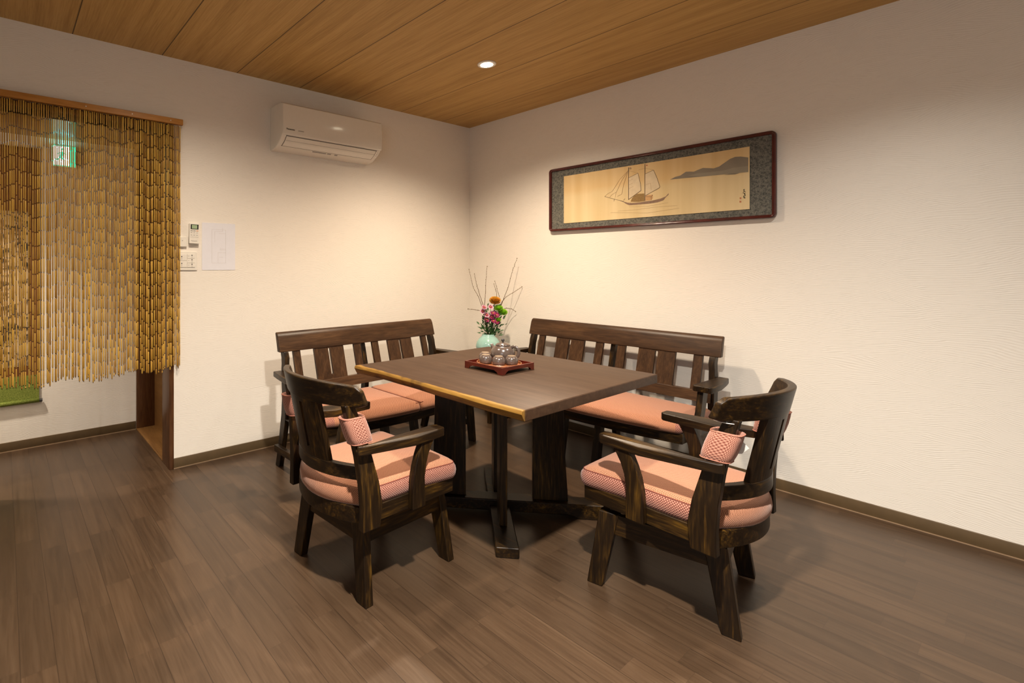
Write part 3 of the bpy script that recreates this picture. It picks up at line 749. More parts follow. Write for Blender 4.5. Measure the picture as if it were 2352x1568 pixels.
twig([(405, 1080, 0), (365, 690, .03), (378, 560, .03), (380, 440, .03), (398, 262, .04)], 'tall upright bare twig left of the orange flower')
twig([(415, 1080, 0), (560, 655, .0), (620, 500, .0), (675, 300, .0), (722, 172, .0)], 'tallest bare twig leaning to the right')
twig([(415, 1085, .01), (555, 660, .01), (600, 605, .01), (700, 545, .01), (785, 492, .02)], 'bare twig bending out to the right above the green flower')
twig([(410, 1085, .03), (500, 700, .05), (508, 560, .05), (478, 460, .05)], 'short bare twig rising right behind the orange flower')
twig([(412, 1085, .03), (520, 720, .05), (538, 600, .05), (492, 430, .06)], 'short bare twig beside the orange flower, arching back left')
twig([(400, 1085, .02), (400, 780, .03), (300, 758, .03), (230, 748, .03), (180, 745, .04)], 'low bare twig reaching level to the left')
twig([(405, 1085, .02), (520, 760, .04), (620, 735, .05), (680, 745, .06), (730, 775, .06)], 'low bare twig reaching level to the right')
def stem(m, a, b, r=0.002, mi=0):
    mid = a.lerp(b, 0.5)+Vector((random.uniform(-.01, .01), random.uniform(-.01, .01), 0))
    m.tube([a, mid, b], r, 6, mi)
VB = Vector((VX, VY, 0.60))
def petals(m, c, axis, n, L, W, tilt, mi=0, cup=0.3, ph=0.0):
    axis = axis.normalized(); a = axis.orthogonal().normalized(); b = axis.cross(a)
    for k in range(n):
        an = 2*PI*k/n+ph+random.uniform(-.1, .1); d = a*math.cos(an)+b*math.sin(an); e = axis.cross(d)
        ct, st_ = math.cos(tilt), math.sin(tilt); up = d*ct+axis*st_; nn = axis*ct-d*st_
        p0 = c; pm = c+up*L*0.6+nn*L*cup*0.15; p1 = c+up*L+nn*L*cup*0.35
        w = W/2; th = nn*0.0006
        vs_ = [p0-e*w*0.3, p0+e*w*0.3, pm+e*w, p1+e*w*0.4, p1-e*w*0.4, pm-e*w]
        m.add([v+th for v in vs_]+[v-th for v in vs_], [(0, 1, 2, 5), (5, 2, 3, 4), (7, 6, 11, 8), (8, 11, 10, 9), (0, 6, 7, 1), (1, 7, 8, 2), (2, 8, 9, 3), (3, 9, 10, 4), (4, 10, 11, 5), (5, 11, 6, 0)], mi)
toward = Vector((-SS, -CC, 0.55)).normalized()
# orange chrysanthemum
def mum(name, c, size, ms, label, cat='flower', squash=1.0, group=None):
    t = thing(name, label, cat, (0, 0, 0), 0, group)
    m = MB()
    ax = (toward*0.5+Vector((0, 0, 1))).normalized()
    for q, (tl, L, n) in enumerate(((-0.45, 0.72, 20), (-0.2, 0.84, 22), (0.0, 0.88, 22), (0.2, 0.86, 22), (0.4, 0.82, 22), (0.6, 0.77, 20), (0.85, 0.72, 16), (1.15, 0.68, 12), (1.4, 0.66, 6))):
        petals(m, c, ax, n, size*L, size*0.27, tl, q % 2, 0.9, q*0.4)
    m.build('flower_head', ms, t)
    s = MB(); stem(s, VB, c); s.build('stem', M_leaf, t, True)
    return t
mum('orange_chrysanthemum', vp(475, 655, 0), 0.055, [M_org, M_orgd], 'large orange chrysanthemum at the top of the bouquet')
mum('green_chrysanthemum', vp(512, 735, -.01), 0.042, [M_lime, M_leafl], 'lime green chrysanthemum just below the orange flower')
mum('green_chrysanthemum', vp(562, 782, 0.0), 0.044, [M_lime, M_leafl], 'lime green chrysanthemum at the right side of the bouquet')
mum('green_chrysanthemum', vp(505, 858, -.02), 0.026, [M_lime, M_leafl], 'small lime green flower low in the bouquet under the magenta daisies')
dz = [((412, 715), 'pink daisy with yellow centre just left of the orange flower', 0), ((375, 805), 'pale pink daisy with yellow centre low at the left of the bouquet', 0),
      ((330, 765), 'pink daisy at the left side of the bouquet', 0), ((340, 720), 'pink daisy at the upper left of the bouquet', 0),
      ((440, 785), 'magenta daisy with yellow centre in the middle of the bouquet', 1), ((482, 805), 'magenta daisy with yellow centre right of the middle daisy', 1),
      ((430, 825), 'magenta daisy right of the low pale pink daisy', 1), ((372, 860), 'dark magenta daisy low at the left above the vase', 1),
      ((443, 870), 'dark magenta daisy low in the middle above the vase', 1), ((490, 885), 'dark magenta daisy low at the right above the vase', 1)]
for (u, v), lb, dark in dz:
    c = vp(u, v, random.uniform(-.05, -.02)); t = thing('daisy', lb, 'flower', (0, 0, 0), 0, 'pink and magenta daisies in the vase')
    ax = (toward+Vector((random.uniform(-.3, .3), random.uniform(-.3, .3), random.uniform(-.1, .3)))).normalized()
    m = MB(); petals(m, c, ax, 16, 0.026, 0.007, 0.3, 0, 0.2); petals(m, c+ax*0.001, ax, 12, 0.017, 0.006, 0.45, 1, 0.2, 0.2)
    m.build('petals', [M_mag if dark else M_pink, M_mag], t)
    q = MB().lathe([(0.0, -0.003), (0.006, -0.001), (0.006, 0.003), (0.0, 0.005)], 12, c+ax*0.005); q.build('flower_centre', M_yel, t, True)
    s = MB(); stem(s, VB, c, 0.0014); s.build('stem', M_leaf, t, True)
# foliage
lf = MB()
for k in range(210):
    u = random.gauss(425, 42); v = random.uniform(820, 1030); d = random.uniform(-.04, .05)
    if k < 14: u, v = random.uniform(285, 370), random.uniform(885, 1010)
    elif k < 26: u, v = random.uniform(470, 550), random.uniform(930, 1040)
    elif k < 44: u, v = random.uniform(500, 590), random.uniform(790, 920)
    elif k < 90: u, v, d = random.uniform(350, 540), random.uniform(690, 880), random.uniform(0, .04)
    p = vp(u, v, d); base = Vector((VX, VY, 0.68)); dr = (p-base); dr.z *= 0.5
    dr = (dr.normalized()+Vector((random.uniform(-.4, .4), random.uniform(-.4, .4), random.uniform(0, .6)))).normalized()
    e = dr.cross(toward+Vector((random.uniform(-.5, .5), random.uniform(-.5, .5), random.uniform(-.5, .5)))).normalized(); n_ = e.cross(dr); L = random.uniform(.022, .044); W = L*0.36
    th = n_*0.0005; vv = [p-dr*L/2, p+e*W/2, p+dr*L/2-n_*0.004, p-e*W/2]
    lf.add([q+th for q in vv]+[q-th for q in vv], [(0, 1, 2, 3), (7, 6, 5, 4), (0, 4, 5, 1), (1, 5, 6, 2), (2, 6, 7, 3), (3, 7, 4, 0)], 0)
for k in range(9):
    stem(lf, VB, vp(random.uniform(350, 520), random.uniform(820, 950), random.uniform(-.03, .03)), 0.0016)
fo = lf.build('foliage', M_leaf); tag(fo, 'mass of dark green stems and leaves filling the vase mouth', 'leaves', None, 'stuff')

# ------------------------------------------------------------------ framed picture on the right wall
PX = WX1
pc = thing('framed_picture', 'long framed painting of a sailing ship hanging on the right wall', 'picture', (PX, 1.639, 1.741))
HW, HH = 0.722, 0.242    # half size
def rrect(hw, hh, r, n=6):
    pts = []
    for cx, cy, a0 in ((hw-r, hh-r, 0), (-hw+r, hh-r, 90), (-hw+r, -hh+r, 180), (hw-r, -hh+r, 270)):
        for k in range(n+1):
            a = R(a0+90*k/n); pts.append((cx+r*math.cos(a), cy+r*math.sin(a)))
    return pts
M_frame = plain('mahogany_lacquer', (0.075, 0.012, 0.009), 0.2, 0.6, 0.3, 10)
def brocade():
    m = NT('grey_brocade', 0.75, 0.3)
    v = m.coord((1, 1, 1))
    vo = m.n('ShaderNodeTexVoronoi', {'Vector': v, 'Scale': 70.0}).outputs['Distance']
    w = m.n('ShaderNodeTexWave', {'Vector': v, 'Scale': 45.0, 'Distortion': 14.0, 'Detail': 2.0, 'Detail Scale': 2.0}).outputs['Fac']
    f = m.math('ADD', m.math('MULTIPLY', vo, 0.7), m.math('MULTIPLY', w, 0.45))
    return m.out(m.ramp(f, [(0.2, (0.055, 0.060, 0.056)), (0.55, (0.115, 0.115, 0.100)), (0.8, (0.18, 0.175, 0.15))]))
prof = [(0.0, 0.0), (0.0, 0.018), (0.003, 0.026), (0.007, 0.028), (0.010, 0.024), (0.012, 0.021), (0.015, 0.024), (0.018, 0.022), (0.020, 0.014), (0.020, 0.0)]
fm = MB(); rings = []
for ins, dp in prof:
    rings.append([(-0.002-dp, a, b) for a, b in rrect(HW-ins, HH-ins, max(0.026-ins, 0.006))])
fm.loft(rings, closed=True).build('frame', M_frame, pc, True)
MB().prism(rrect(HW-0.019, HH-0.019, 0.008), -0.002, -0.012, 'x').build('mount', brocade(), pc)
def silk():
    m = NT('aged_silk', 0.7, 0.3)
    v = m.coord(); s = m.n('ShaderNodeSeparateXYZ', {0: v})
    st_ = m.noise(m.n('ShaderNodeMapping', {'Vector': v, 'Scale': (1, 1, 0.05)}).outputs[0], 9, 3)
    cl = m.noise(v, 3.2, 3, 0.6)
    # ochre sky band wash in the upper half of the sheet
    z = m.math('ADD', s.outputs[2], m.math('MULTIPLY', m.math('SUBTRACT', cl, 0.5), 0.09))
    f = m.n('ShaderNodeMapRange', {0: z, 1: 0.015, 2: 0.06}).outputs[0]
    lo = m.ramp(st_, [(0.35, (0.68, 0.53, 0.28)), (0.6, (0.78, 0.63, 0.37))])
    hi = m.ramp(st_, [(0.35, (0.66, 0.43, 0.18)), (0.6, (0.74, 0.53, 0.26))])
    c = m.mix(m.math('MULTIPLY', f, 0.65), lo, hi)
    return m.out(c)
px0, px1, pz0, pz1 = -0.597, 0.597, -0.183, 0.174
pt = MB().box((-0.0155, px0, pz0), (-0.012, px1, pz1)).build('painting', silk(), pc)
XP = -0.0158
def pp(px, py):
    r = on_x(px, py, PX-0.0155); return (r[1]-1.639, r[2]-1.741)
def z8(a, b): return pp(1230+a/4.055, 280+b/4.055)      # coordinates read from an enlarged view
def zs(a, b): return pp(1360+a/11.76, 370+b/11.76)
def ink(lines, w, mat, name, zf=zs, layer=0):
    m = MB(); x = XP-0.0004*layer
    for ln in lines:
        pts = [zf(*p) for p in ln]
        for (a, b), (c, d) in zip(pts[:-1], pts[1:]):
            L = math.hypot(c-a, d-b) or 1e-6; nx, ny = -(d-b)/L*w/2, (c-a)/L*w/2
            m.prism([(a+nx, b+ny), (a-nx, b-ny), (c-nx, d-ny), (c+nx, d+ny)], x, x-0.0003, 'x')
    return m.build(name, mat, pt)
def shape(poly, mat, name, zf=zs, layer=0):
    x = XP-0.0004*layer
    return MB().prism([zf(*p) for p in poly], x, x-0.0003, 'x').build(name, mat, pt)
M_hill = plain('ink_wash_grey', (0.25, 0.215, 0.165), 0.7, 0.3, 0.08, 10)
M_hill2 = plain('ink_wash_pale', (0.30, 0.265, 0.20), 0.7, 0.3, 0.08, 10)
M_brush = plain('brown_ink', (0.14, 0.085, 0.05), 0.7)
M_brushl = plain('pale_brown_ink', (0.42, 0.29, 0.15), 0.7)
M_sail = plain('sail_wash', (0.70, 0.58, 0.39), 0.7)
M_thatch = plain('thatch_brown', (0.30, 0.19, 0.07), 0.7, 0.3, 0.2, 200)
M_hull = plain('hull_wash', (0.26, 0.17, 0.12), 0.7, 0.3, 0.15, 100)
shape([(1252, 537), (1300, 512), (1350, 498), (1400, 464), (1440, 462), (1475, 463), (1515, 445), (1560, 428), (1610, 430), (1660, 432), (1710, 415), (1760, 380), (1810, 345), (1860, 325), (1910, 322), (1982, 330), (1982, 466), (1900, 472), (1830, 480), (1700, 492), (1560, 508), (1400, 522)], M_hill, 'painted_hills', z8)
shape([(1420, 500), (1500, 480), (1600, 470), (1750, 452), (1850, 425), (1982, 410), (1982, 466), (1800, 484), (1560, 508)], M_hill2, 'painted_foothills', z8, 1)
shape([(1760, 493), (1830, 478), (1900, 476), (1860, 488)], M_hill, 'painted_island', z8, 1)
shape([(720, 1060), (860, 1095), (960, 1120), (1100, 1128), (1300, 1110), (1450, 1085), (1640, 1060), (1850, 1010), (1990, 950), (2070, 865), (2065, 905), (1990, 975), (1930, 1055), (1780, 1110), (1560, 1145), (1300, 1168), (1010, 1190), (930, 1160), (850, 1105)], M_hull, 'painted_ship', zs)
shape([(1040, 1095), (1075, 1010), (1130, 935), (1210, 885), (1410, 872), (1415, 1080), (1250, 1100)], M_thatch, 'painted_cabin', zs, 1)
shape([(1425, 1070), (1425, 965), (1480, 915), (1640, 905), (1640, 1000), (1600, 1050)], plain('cabin_ochre', (0.60, 0.36, 0.16), 0.7), 'painted_cabin', zs, 1)
shape([(995, 450), (1240, 325), (1270, 450), (1310, 620), (1325, 790), (1180, 890), (990, 1030)], M_sail, 'painted_sail', zs, 1)
shape([(1440, 345), (1660, 240), (1760, 470), (1830, 690), (1810, 725), (1430, 935)], M_sail, 'painted_sail', zs, 1)
ink([[(985, 170), (985, 1040)], [(1430, 80), (1430, 1075)]], 0.0042, M_brush, 'painted_mast', zs, 2)
ink([[(990, 450), (1240, 325), (1270, 450), (1310, 620), (1325, 790), (990, 1030)], [(1440, 345), (1660, 240), (1760, 470), (1830, 690), (1810, 725), (1430, 935)], [(340, 955), (590, 1020), (860, 1090)],
     [(590, 1080), (600, 1020)], [(850, 1060), (890, 1010)], [(1600, 1050), (1600, 960), (1640, 905)], [(1450, 960), (1600, 960)]], 0.0022, M_brush, 'painted_rigging', zs, 2)
ink([[(975, 255), (760, 480), (540, 820), (420, 880), (340, 955)], [(975, 260), (800, 520), (660, 830), (540, 900), (470, 980)], [(960, 300), (850, 640), (800, 890), (680, 950)], [(650, 840), (620, 990)],
     [(1000, 260), (1240, 322)], [(1440, 190), (1660, 240)], [(1250, 240), (1430, 190)], [(1000, 540), (1100, 480)], [(1000, 640), (1100, 590)], [(1000, 740), (1120, 680)], [(1450, 640), (1580, 590), (1600, 780)]], 0.0014, M_brushl, 'painted_rigging', zs, 2)
ink([[(700, 1350), (1200, 1310), (1700, 1240), (2300, 1200)], [(500, 1390), (1500, 1400), (2352, 1270)], [(1000, 1230), (1500, 1220), (2050, 1120)]], 0.0014, M_brushl, 'painted_water', zs, 0)
shape([(1010+30*math.cos(a)+25, 195+30*math.sin(a)) for a in [2*PI*k/14 for k in range(14)]], M_brushl, 'painted_flag', zs, 2)
shape([(1480+16*math.cos(a), 112+16*math.sin(a)) for a in [2*PI*k/12 for k in range(12)]], plain('red_seal', (0.45, 0.06, 0.02), 0.7), 'painted_flag', zs, 2)
# signature column and its two seals
ink([[(1935, 632), (1950, 628)], [(1942, 625), (1940, 650), (1932, 662)], [(1945, 640), (1955, 655)], [(1938, 668), (1952, 664), (1948, 684), (1936, 690)], [(1944, 662), (1956, 688)], [(1934, 700), (1950, 696)], [(1940, 692), (1944, 712)], [(1950, 700), (1952, 712)]], 0.0024, M_ink, 'signature', z8, 1)
M_seal = plain('pale_red_seal', (0.55, 0.20, 0.10), 0.7)
for c in ((1910, 710), (1908, 742)):
    shape([(c[0]-8, c[1]-8), (c[0]+8, c[1]-8), (c[0]+8, c[1]+8), (c[0]-8, c[1]+8)], M_seal, 'seal_stamp', z8, 1)

# ------------------------------------------------------------------ air conditioner
AX0, AX1 = 1.458, 2.262
ac = thing('air_conditioner', 'white wall mounted air conditioner high on the left wall', 'air conditioner', ((AX0+AX1)/2, WY1, 2.17))
hx = (AX1-AX0)/2
# side profile in (y, z), wall at y=0, room towards -y
body = [(0, 0.145), (-0.09, 0.146), (-0.170, 0.142), (-0.188, 0.134), (-0.193, 0.05), (-0.195, -0.06), (-0.186, -0.076), (-0.150, -0.108), (-0.090, -0.140), (-0.04, -0.150), (0, -0.150)]
MB().prism(body, -hx, hx, 'x').build('casing', M_metalw, ac, bevel=0.006, seg=3)
pnl = [(-0.186, 0.137), (-0.199, 0.128), (-0.203, 0.05), (-0.204, -0.045), (-0.200, -0.071), (-0.190, -0.071), (-0.186, 0.05)]
MB().prism(pnl, -hx-0.001, hx+0.001, 'x').build('front_panel', M_metalw, ac, bevel=0.004, seg=3)
def seam(p0, p1, t, x0, x1, mat, name, parent, off=0.0012):
    d = Vector((p1[0]-p0[0], p1[1]-p0[1])).normalized(); n = Vector((d.y, -d.x));
    if n.x > 0: n = -n
    a = Vector(p0)-d*t/2; b = Vector(p0)+d*t/2
    return MB().prism([(a.x, a.y), (b.x, b.y), (b.x+n.x*off, b.y+n.y*off), (a.x+n.x*off, a.y+n.y*off)], x0, x1, 'x').build(name, mat, parent)
# louvre flap on the slanting underside: body edge from (-.186,-.076) to (-.090,-.140)
P0, P1, P2 = Vector((-0.186, -0.076)), Vector((-0.150, -0.108)), Vector((-0.090, -0.140))
fl = MB()
nrm_ = Vector((-0.5, -0.86))
def offp(p, o=0.003):
    return (p[0]-0.62*o, p[1]-0.78*o)
A_, B_, C_ = P0+(P1-P0)*0.10, P1, P1+(P2-P1)*0.62
fl.prism([tuple(A_), tuple(B_), tuple(C_), offp(C_), offp(B_), offp(A_)], -hx+0.035, hx-0.040, 'x')
flap = fl.build('louvre_flap', M_metalw, ac, bevel=0.001)
def strip(p, q, t, x0, x1, mat, name, par, o=0.0034):
    p = Vector(p); q = Vector(q); d = (q-p).normalized(); a = p-d*t/2; b = p+d*t/2
    return MB().prism([tuple(a), tuple(b), offp(b, o), offp(a, o)], x0, x1, 'x').build(name, mat, par)
strip(P0+(P1-P0)*0.02, P1, 0.004, -hx+0.03, hx-0.035, M_gap, 'flap_gap', ac, 0.0012)
strip(C_+(P2-P1)*0.03, P2, 0.003, -hx+0.03, hx-0.035, M_gap, 'flap_gap', ac, 0.0012)
strip(P0+(P1-P0)*0.75, P1, 0.0016, -hx+0.036, hx-0.041, M_grey, 'flap_crease', flap, 0.0034)
for xx in (-hx+0.032, hx-0.037):
    MB().prism([tuple(A_), tuple(B_), tuple(C_), offp(C_, .0012), offp(B_, .0012), offp(A_, .0012)], xx-0.0012, xx+0.0012, 'x').build('flap_gap', M_gap, ac)
Mfront = Matrix.Translation((-hx+0.022, -0.2062, -0.042)) @ Matrix.Rotation(PI/2, 4, 'X')
text('brand_lettering', 'Panasonic', 0.0155, M_ink, Mfront, ac, 0.0006)
text('small_lettering', 'ECONAVI', 0.0095, M_grey, Matrix.Translation((-hx+0.108, -0.2062, -0.042)) @ Matrix.Rotation(PI/2, 4, 'X'), ac, 0.0005)
for a, b in ((-0.13, -0.02), (-0.01, 0.02), (0.05, 0.075)):
    q0 = C_+(P2-P1)*0.22
    strip(q0, P2, 0.009, a, b, M_grey, 'printed_label', ac, 0.0008)
for k in range(3): strip(P0+(P1-P0)*(0.35+0.3*k), P1, 0.003, hx-0.022, hx-0.012, M_grey, 'indicator_light', ac, 0.0008)

# ------------------------------------------------------------------ small things on the left wall
WYF = WY1
def wall_thing(name, label, cat, x0, x1, z0, z1):
    return thing(name, label, cat, ((x0+x1)/2, WYF, (z0+z1)/2)), (x1-x0)/2, (z1-z0)/2
rm, a, b = wall_thing('remote_control', 'white remote control with green display hanging beside the bead curtain', 'remote control', 0.914, 0.975, 1.372, 1.497)
rm.rotation_euler = (0, R(1.5), 0)
MB().prism(rrect(a*0.97, b, 0.006), 0.0, -0.026, 'y').build('remote_body', M_plast, rm, bevel=0.002)
MB().box((-a*0.78, -0.0268, b*0.42), (a*0.78, -0.0258, b*0.90)).build('display_bezel', M_ink, rm)
MB().box((-a*0.55, -0.0274, b*0.48), (a*0.5, -0.0264, b*0.84)).build('display', plain('lcd_green', (0.36, 0.48, 0.30), 0.3), rm)
M_or = plain('orange_button', (0.65, 0.25, 0.08), 0.4)
for k, m_ in enumerate((M_grey, M_grey, M_or)):
    MB().box((-a*0.78+k*a*0.56, -0.0275, b*0.24), (-a*0.78+k*a*0.56+a*0.42, -0.0255, b*0.30)).build('button', m_, rm)
for r_ in range(2):
    for k in range(3): MB().box((-a*0.75+k*a*0.56, -0.0270, b*(0.06-0.24*r_)), (-a*0.75+k*a*0.56+a*0.30, -0.0255, b*(0.10-0.24*r_))).build('button', M_grey, rm)
MB().box((-a*0.8, -0.0266, -b*0.37), (a*0.8, -0.0258, -b*0.355)).build('cover_seam', M_grey, rm)
text('brand_lettering', 'Panasonic', 0.0095, M_grey, Matrix.Translation((0, -0.0262, -b*0.78)) @ Matrix.Rotation(PI/2, 4, 'X'), rm, 0.0004, 'CENTER')
rh = tag(MB().box((0.916, WYF-0.012, 1.365), (0.976, WYF-0.0, 1.372)).build('remote_holder', M_plast, bevel=0.001), 'narrow white wall holder directly under the remote control', 'holder')
sb, a, b = wall_thing('wall_sensor', 'small blank white wall box between the curtain and the remote control', 'sensor', 0.850, 0.902, 1.352, 1.412)
MB().prism(rrect(a, b, 0.004), 0.0, -0.016, 'y').build('sensor_case', M_plast, sb, bevel=0.002)
MB().box((-0.003, -0.0166, 0.006), (0.003, -0.0156, 0.009)).build('sensor_mark', M_grey, sb)
sw, a, b = wall_thing('light_switch_plate', 'white light switch plate with five rockers and black dots', 'light switch', 0.850, 0.968, 1.207, 1.322)
MB().prism(rrect(a, b, 0.006), 0.0, -0.008, 'y').build('plate', M_plast, sw, bevel=0.002)
def rocker(x0, x1, z0, z1, dot, bar):
    r_ = MB().box((x0, -0.0115, z0), (x1, -0.0075, z1)).build('rocker', M_plast, sw, bevel=0.001)
    MB().prism([(dot[0]+0.0034*math.cos(2*PI*k/16), dot[1]+0.0034*math.sin(2*PI*k/16)) for k in range(16)], -0.0110, -0.0121, 'y').build('dot', M_ink, r_)
    for q in range(3): MB().box((dot[0]-0.0022, -0.0119, dot[1]-0.0075-q*0.005), (dot[0]+0.0022, -0.0113, dot[1]-0.0055-q*0.005)).build('marking', M_grey, r_)
    if bar: MB().box((x0+0.006, -0.0119, (z0+z1)/2), (x0+0.011, -0.0113, (z0+z1)/2+0.002)).build('indicator', M_grey, r_)
lx0, mx, lx1 = -a*0.80, -a*0.08, a*0.72
for k in range(2):
    z1_ = b*0.74-k*b*0.72; rocker(lx0, mx-0.001, z1_-b*0.70, z1_, (lx0+0.011, z1_-0.016), False)
for k in range(3):
    z1_ = b*0.74-k*b*0.48; rocker(mx+0.001, lx1, z1_-b*0.46, z1_, ((mx+lx1)/2+0.006, z1_-0.007), True)
nt, a, b = wall_thing('notice_sheet', 'laminated white paper sheet with a faint floor plan taped to the left wall', 'notice', 0.998, 1.212, 1.208, 1.508)
M_lam = plain('laminated_paper', (0.80, 0.81, 0.88), 0.16, 0.55, 0.01)
MB().prism(rrect(a, b, 0.005), -0.0005, -0.0022, 'y').build('sheet', M_lam, nt)
M_line = plain('plan_line', (0.60, 0.57, 0.58), 0.4)
ln = MB()
def hl(x0, x1, z): ln.box((x0*a, -0.0026, z*b-0.0006), (x1*a, -0.0021, z*b+0.0006))
def vl(x, z0, z1): ln.box((x*a-0.0006, -0.0026, z0*b), (x*a+0.0006, -0.0021, z1*b))
hl(-.42, .42, .72); hl(-.42, .42, -.70); vl(-.42, -.70, .72); vl(.42, -.70, .72); hl(-.25, .22, .65); vl(.22, .65, .80); vl(-.25, .18, .65); hl(.0, .42, .56); hl(.08, .42, -.14); hl(-.05, .42, -.26); vl(-.05, -.70, -.26); hl(.08, .42, -.10); vl(.08, -.14, -.06); hl(.02, .25, -.45)
ln.build('floor_plan_print', M_line, nt)

# ------------------------------------------------------------------ bamboo bead curtain
bc = thing('bamboo_bead_curtain', 'curtain of bamboo bead strands hanging from a wooden rail in the doorway', 'bead curtain', (0.38, WYF-0.035, 2.105))
MB().box((-0.47, -0.012, -0.017), (0.492, 0.020, 0.017)).build('curtain_rail', M_rail, bc, bevel=0.002)
for x in (-0.32, -0.02, 0.33):
    hk = MB().tube([(x+0.012*math.cos(R(q)), 0.030, 0.017+0.014*math.sin(R(q))) for q in range(-10, 200, 15)], 0.0013, 6).build('hook', M_ring, bc, True)
for x in (-0.02, 0.21, 0.42):
    MB().prism([(x+0.003*math.cos(2*PI*k/10), 0.0+0.003*math.sin(2*PI*k/10)) for k in range(10)], -0.0135, -0.0115, 'y').build('screw', M_ring, bc)
def bamboo():
    m = NT('bamboo_beads', 0.38, 0.5)
    at = m.n('ShaderNodeAttribute', attribute_name='tint')
    z = m.n('ShaderNodeSeparateXYZ', {0: m.n('ShaderNodeTexCoord').outputs['Object']}).outputs[2]
    n_ = m.noise(m.coord((1, 1, 0.2)), 160, 2)
    f = m.math('ADD', at.outputs['Fac'], m.math('MULTIPLY_ADD', n_, 0.24, -0.12))
    return m.out(m.ramp(f, [(0.02, (0.06, 0.022, 0.006)), (0.08, (0.24, 0.11, 0.014)), (0.5, (0.46, 0.25, 0.036)), (0.95, (0.66, 0.41, 0.07))]))
M_bam = bamboo()
NS = 98; X0c, X1c = -0.462, 0.478
verts, faces, tint = [], [], []
SH = 0.070
for s in range(NS):
    x = X0c+(X1c-X0c)*s/(NS-1)+random.uniform(-.0012, .0012); y = 0.004+random.uniform(-.002, .002)
    zt_ = -0.017; zend = -1.490+0.012*math.sin(s*0.21)+random.uniform(-0.016, 0.012)
    if s > 70: zend += 0.006
    sw_ = random.uniform(-0.004, 0.004); tone = random.uniform(0.35, 0.85)
    z = zt_-random.uniform(0.0, 0.01)
    first = True
    wob = 0.010*math.sin(s*0.33)+0.006*math.sin(s*0.9)
    while z > zend:
        L = SH*random.uniform(0.93, 1.07)+(wob if first else 0); first = False
        za = z; zb2 = max(z-L, zend); z = zb2-0.0035
        if za-zb2 < 0.008: break
        r = 0.0033*random.uniform(0.9, 1.08); tn = min(1, max(0.12, tone+random.uniform(-.3, .3)))
        xa = x+sw_*(za+0.017)/-1.47+random.uniform(-.0006, .0006); nseg = 6
        base = len(verts)
        for zz, rr in ((za, r*0.7), (za-0.002, r), (zb2+0.002, r), (zb2, r*0.7)):
            for k in range(nseg): verts.append((xa+rr*math.cos(2*PI*k/nseg), y+rr*math.sin(2*PI*k/nseg), zz)); tint.append(tn if rr == r else 0.03)
        for q in range(3):
            for k in range(nseg):
                k2 = (k+1) % nseg; faces.append((base+q*nseg+k, base+q*nseg+k2, base+(q+1)*nseg+k2, base+(q+1)*nseg+k))
        faces.append(tuple(base+k for k in range(nseg))); faces.append(tuple(base+3*nseg+k for k in range(nseg)))
        # thread knot between two beads
        base = len(verts); rr = 0.0018
        for zz in (zb2+0.001, z-0.001):
            for k in range(4): verts.append((xa+rr*math.cos(PI/2*k), y+rr*math.sin(PI/2*k), zz)); tint.append(0.0)
        for k in range(4): k2 = (k+1) % 4; faces.append((base+k, base+k2, base+4+k2, base+4+k))
me = bpy.data.meshes.new('bead_strands'); me.from_pydata(verts, [], faces); me.materials.append(M_bam)
at_ = me.attributes.new('tint', 'FLOAT', 'POINT'); at_.data.foreach_set('value', tint)
bm = bmesh.new(); bm.from_mesh(me); bmesh.ops.recalc_face_normals(bm, faces=bm.faces); bm.to_mesh(me); bm.free()
me.shade_smooth()
bs = bpy.data.objects.new('bead_strands', me); COL.objects.link(bs); bs.parent = bc; bs['kind'] = 'stuff'

# ------------------------------------------------------------------ hallway: hanging scroll and exit sign
sc = thing('hanging_scroll', 'hanging scroll with green lower cloth on the hallway wall behind the bead curtain', 'scroll', (-0.10, HY, 0.30))
M_green = NT('olive_brocade', 0.75, 0.3); M_green = M_green.out(M_green.ramp(M_green.noise(M_green.coord(), 130, 3, 0.7), [(0.35, (0.11, 0.15, 0.02)), (0.65, (0.24, 0.28, 0.055))]))
M_brn = wood('russet_scroll_cloth', 'z', [(0.35, (0.10, 0.035, 0.01)), (0.7, (0.22, 0.09, 0.025))], 0.7)
SW = 0.295
MB().box((-SW, -0.014, 0.03), (SW, -0.010, 0.195)).build('lower_cloth', M_green, sc)['label'] = 'olive green cloth'
MB().box((-SW, -0.014, 0.195), (SW, -0.010, 1.72)).build('border_cloth', M_brn, sc)['label'] = 'russet brown border cloth'
def scroll_art():
    m = NT('ink_landscape', 0.7, 0.3)
    v = m.coord(); s = m.n('ShaderNodeSeparateXYZ', {0: v})
    n1 = m.noise(m.n('ShaderNodeMapping', {'Vector': v, 'Scale': (1, 1, 1.6)}).outputs[0], 9, 5, 0.65, 1.2)
    big = m.noise(v, 3.2, 1)
    f = m.math('ADD', m.math('MULTIPLY', n1, 0.65), m.math('MULTIPLY', big, 0.35))
    return m.out(m.ramp(f, [(0.43, (0.035, 0.028, 0.02)), (0.48, (0.16, 0.11, 0.06)), (0.52, (0.46, 0.33, 0.18)), (0.7, (0.54, 0.39, 0.21))]))
MB().box((-SW+0.06, -0.0155, 0.26), (SW-0.06, -0.0138, 1.30)).build('painting', scroll_art(), sc)
MB().tube([(-SW-0.018, -0.018, 0.018), (SW+0.018, -0.018, 0.018)], 0.011, 16).build('roller', M_ink, sc, False)['label'] = 'black roller rod'
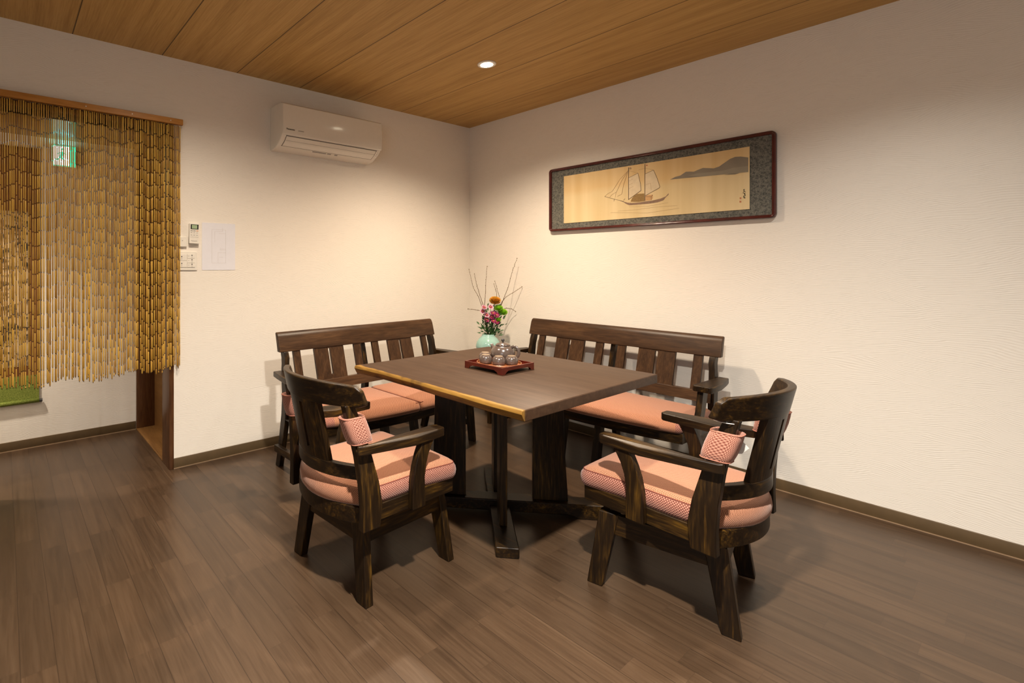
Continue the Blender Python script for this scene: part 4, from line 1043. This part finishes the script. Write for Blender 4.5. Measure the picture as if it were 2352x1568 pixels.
MB().tube([(-SW, -0.018, 0.020), (SW, -0.018, 0.020)], 0.0145, 20).build('rolled_cloth', M_green, sc, True)
MB().tube([(-SW-0.005, -0.014, 1.725), (SW+0.005, -0.014, 1.725)], 0.008, 12).build('top_rod', M_brn, sc, True)
ex = thing('exit_sign', 'lit green and white emergency exit sign seen through the bead curtain', 'sign', (0.335, 4.10, 1.99))
def emit(name, col, st):
    m = NT(name, 0.5, base=col); m.b.inputs['Emission Color'].default_value = (*col, 1); m.b.inputs['Emission Strength'].default_value = st; return m.mat
E_w = emit('exit_white_light', (0.80, 1.0, 0.93), 2.2); E_g = emit('exit_green_light', (0.02, 0.60, 0.32), 1.6)
MB().box((-0.074, 0.0, -0.074), (0.074, 0.079, 0.076)).build('sign_housing', M_plast, ex, bevel=0.003)
MB().box((-0.070, -0.003, -0.070), (0.070, 0.0, 0.072)).build('green_panel', E_g, ex)
MB().box((-0.062, -0.005, -0.064), (0.030, -0.003, 0.066)).build('white_panel', E_w, ex)
pg = MB()
def seg(a_, b_, w_): 
    a_ = Vector(a_); b_ = Vector(b_); d_ = (b_-a_).normalized(); n_ = Vector((-d_.y, d_.x))*w_/2
    pg.prism([tuple(a_+n_), tuple(a_-n_), tuple(b_-n_), tuple(b_+n_)], -0.0053, -0.0062, 'y')
seg((-0.012, 0.03), (-0.020, -0.008), 0.016); seg((-0.020, -0.008), (-0.002, -0.028), 0.009); seg((-0.002, -0.028), (-0.006, -0.050), 0.007); seg((-0.020, -0.008), (-0.040, -0.028), 0.008); seg((-0.040, -0.028), (-0.052, -0.026), 0.007)
seg((-0.012, 0.026), (0.012, 0.012), 0.006); seg((-0.014, 0.026), (-0.038, 0.012), 0.006)
pg.prism([(-0.008+0.0085*math.cos(2*PI*k/14), 0.046+0.0085*math.sin(2*PI*k/14)) for k in range(14)], -0.0053, -0.0062, 'y')
pg.build('running_figure', E_g, ex)
gl = lamp('exit_sign_glow', 'AREA', (0.0, 0.035, 0.085), 0.16, (0.25, 0.9, 0.85), (PI, 0, 0), shape='RECTANGLE', size=0.12, size_y=0.05); gl.parent = ex
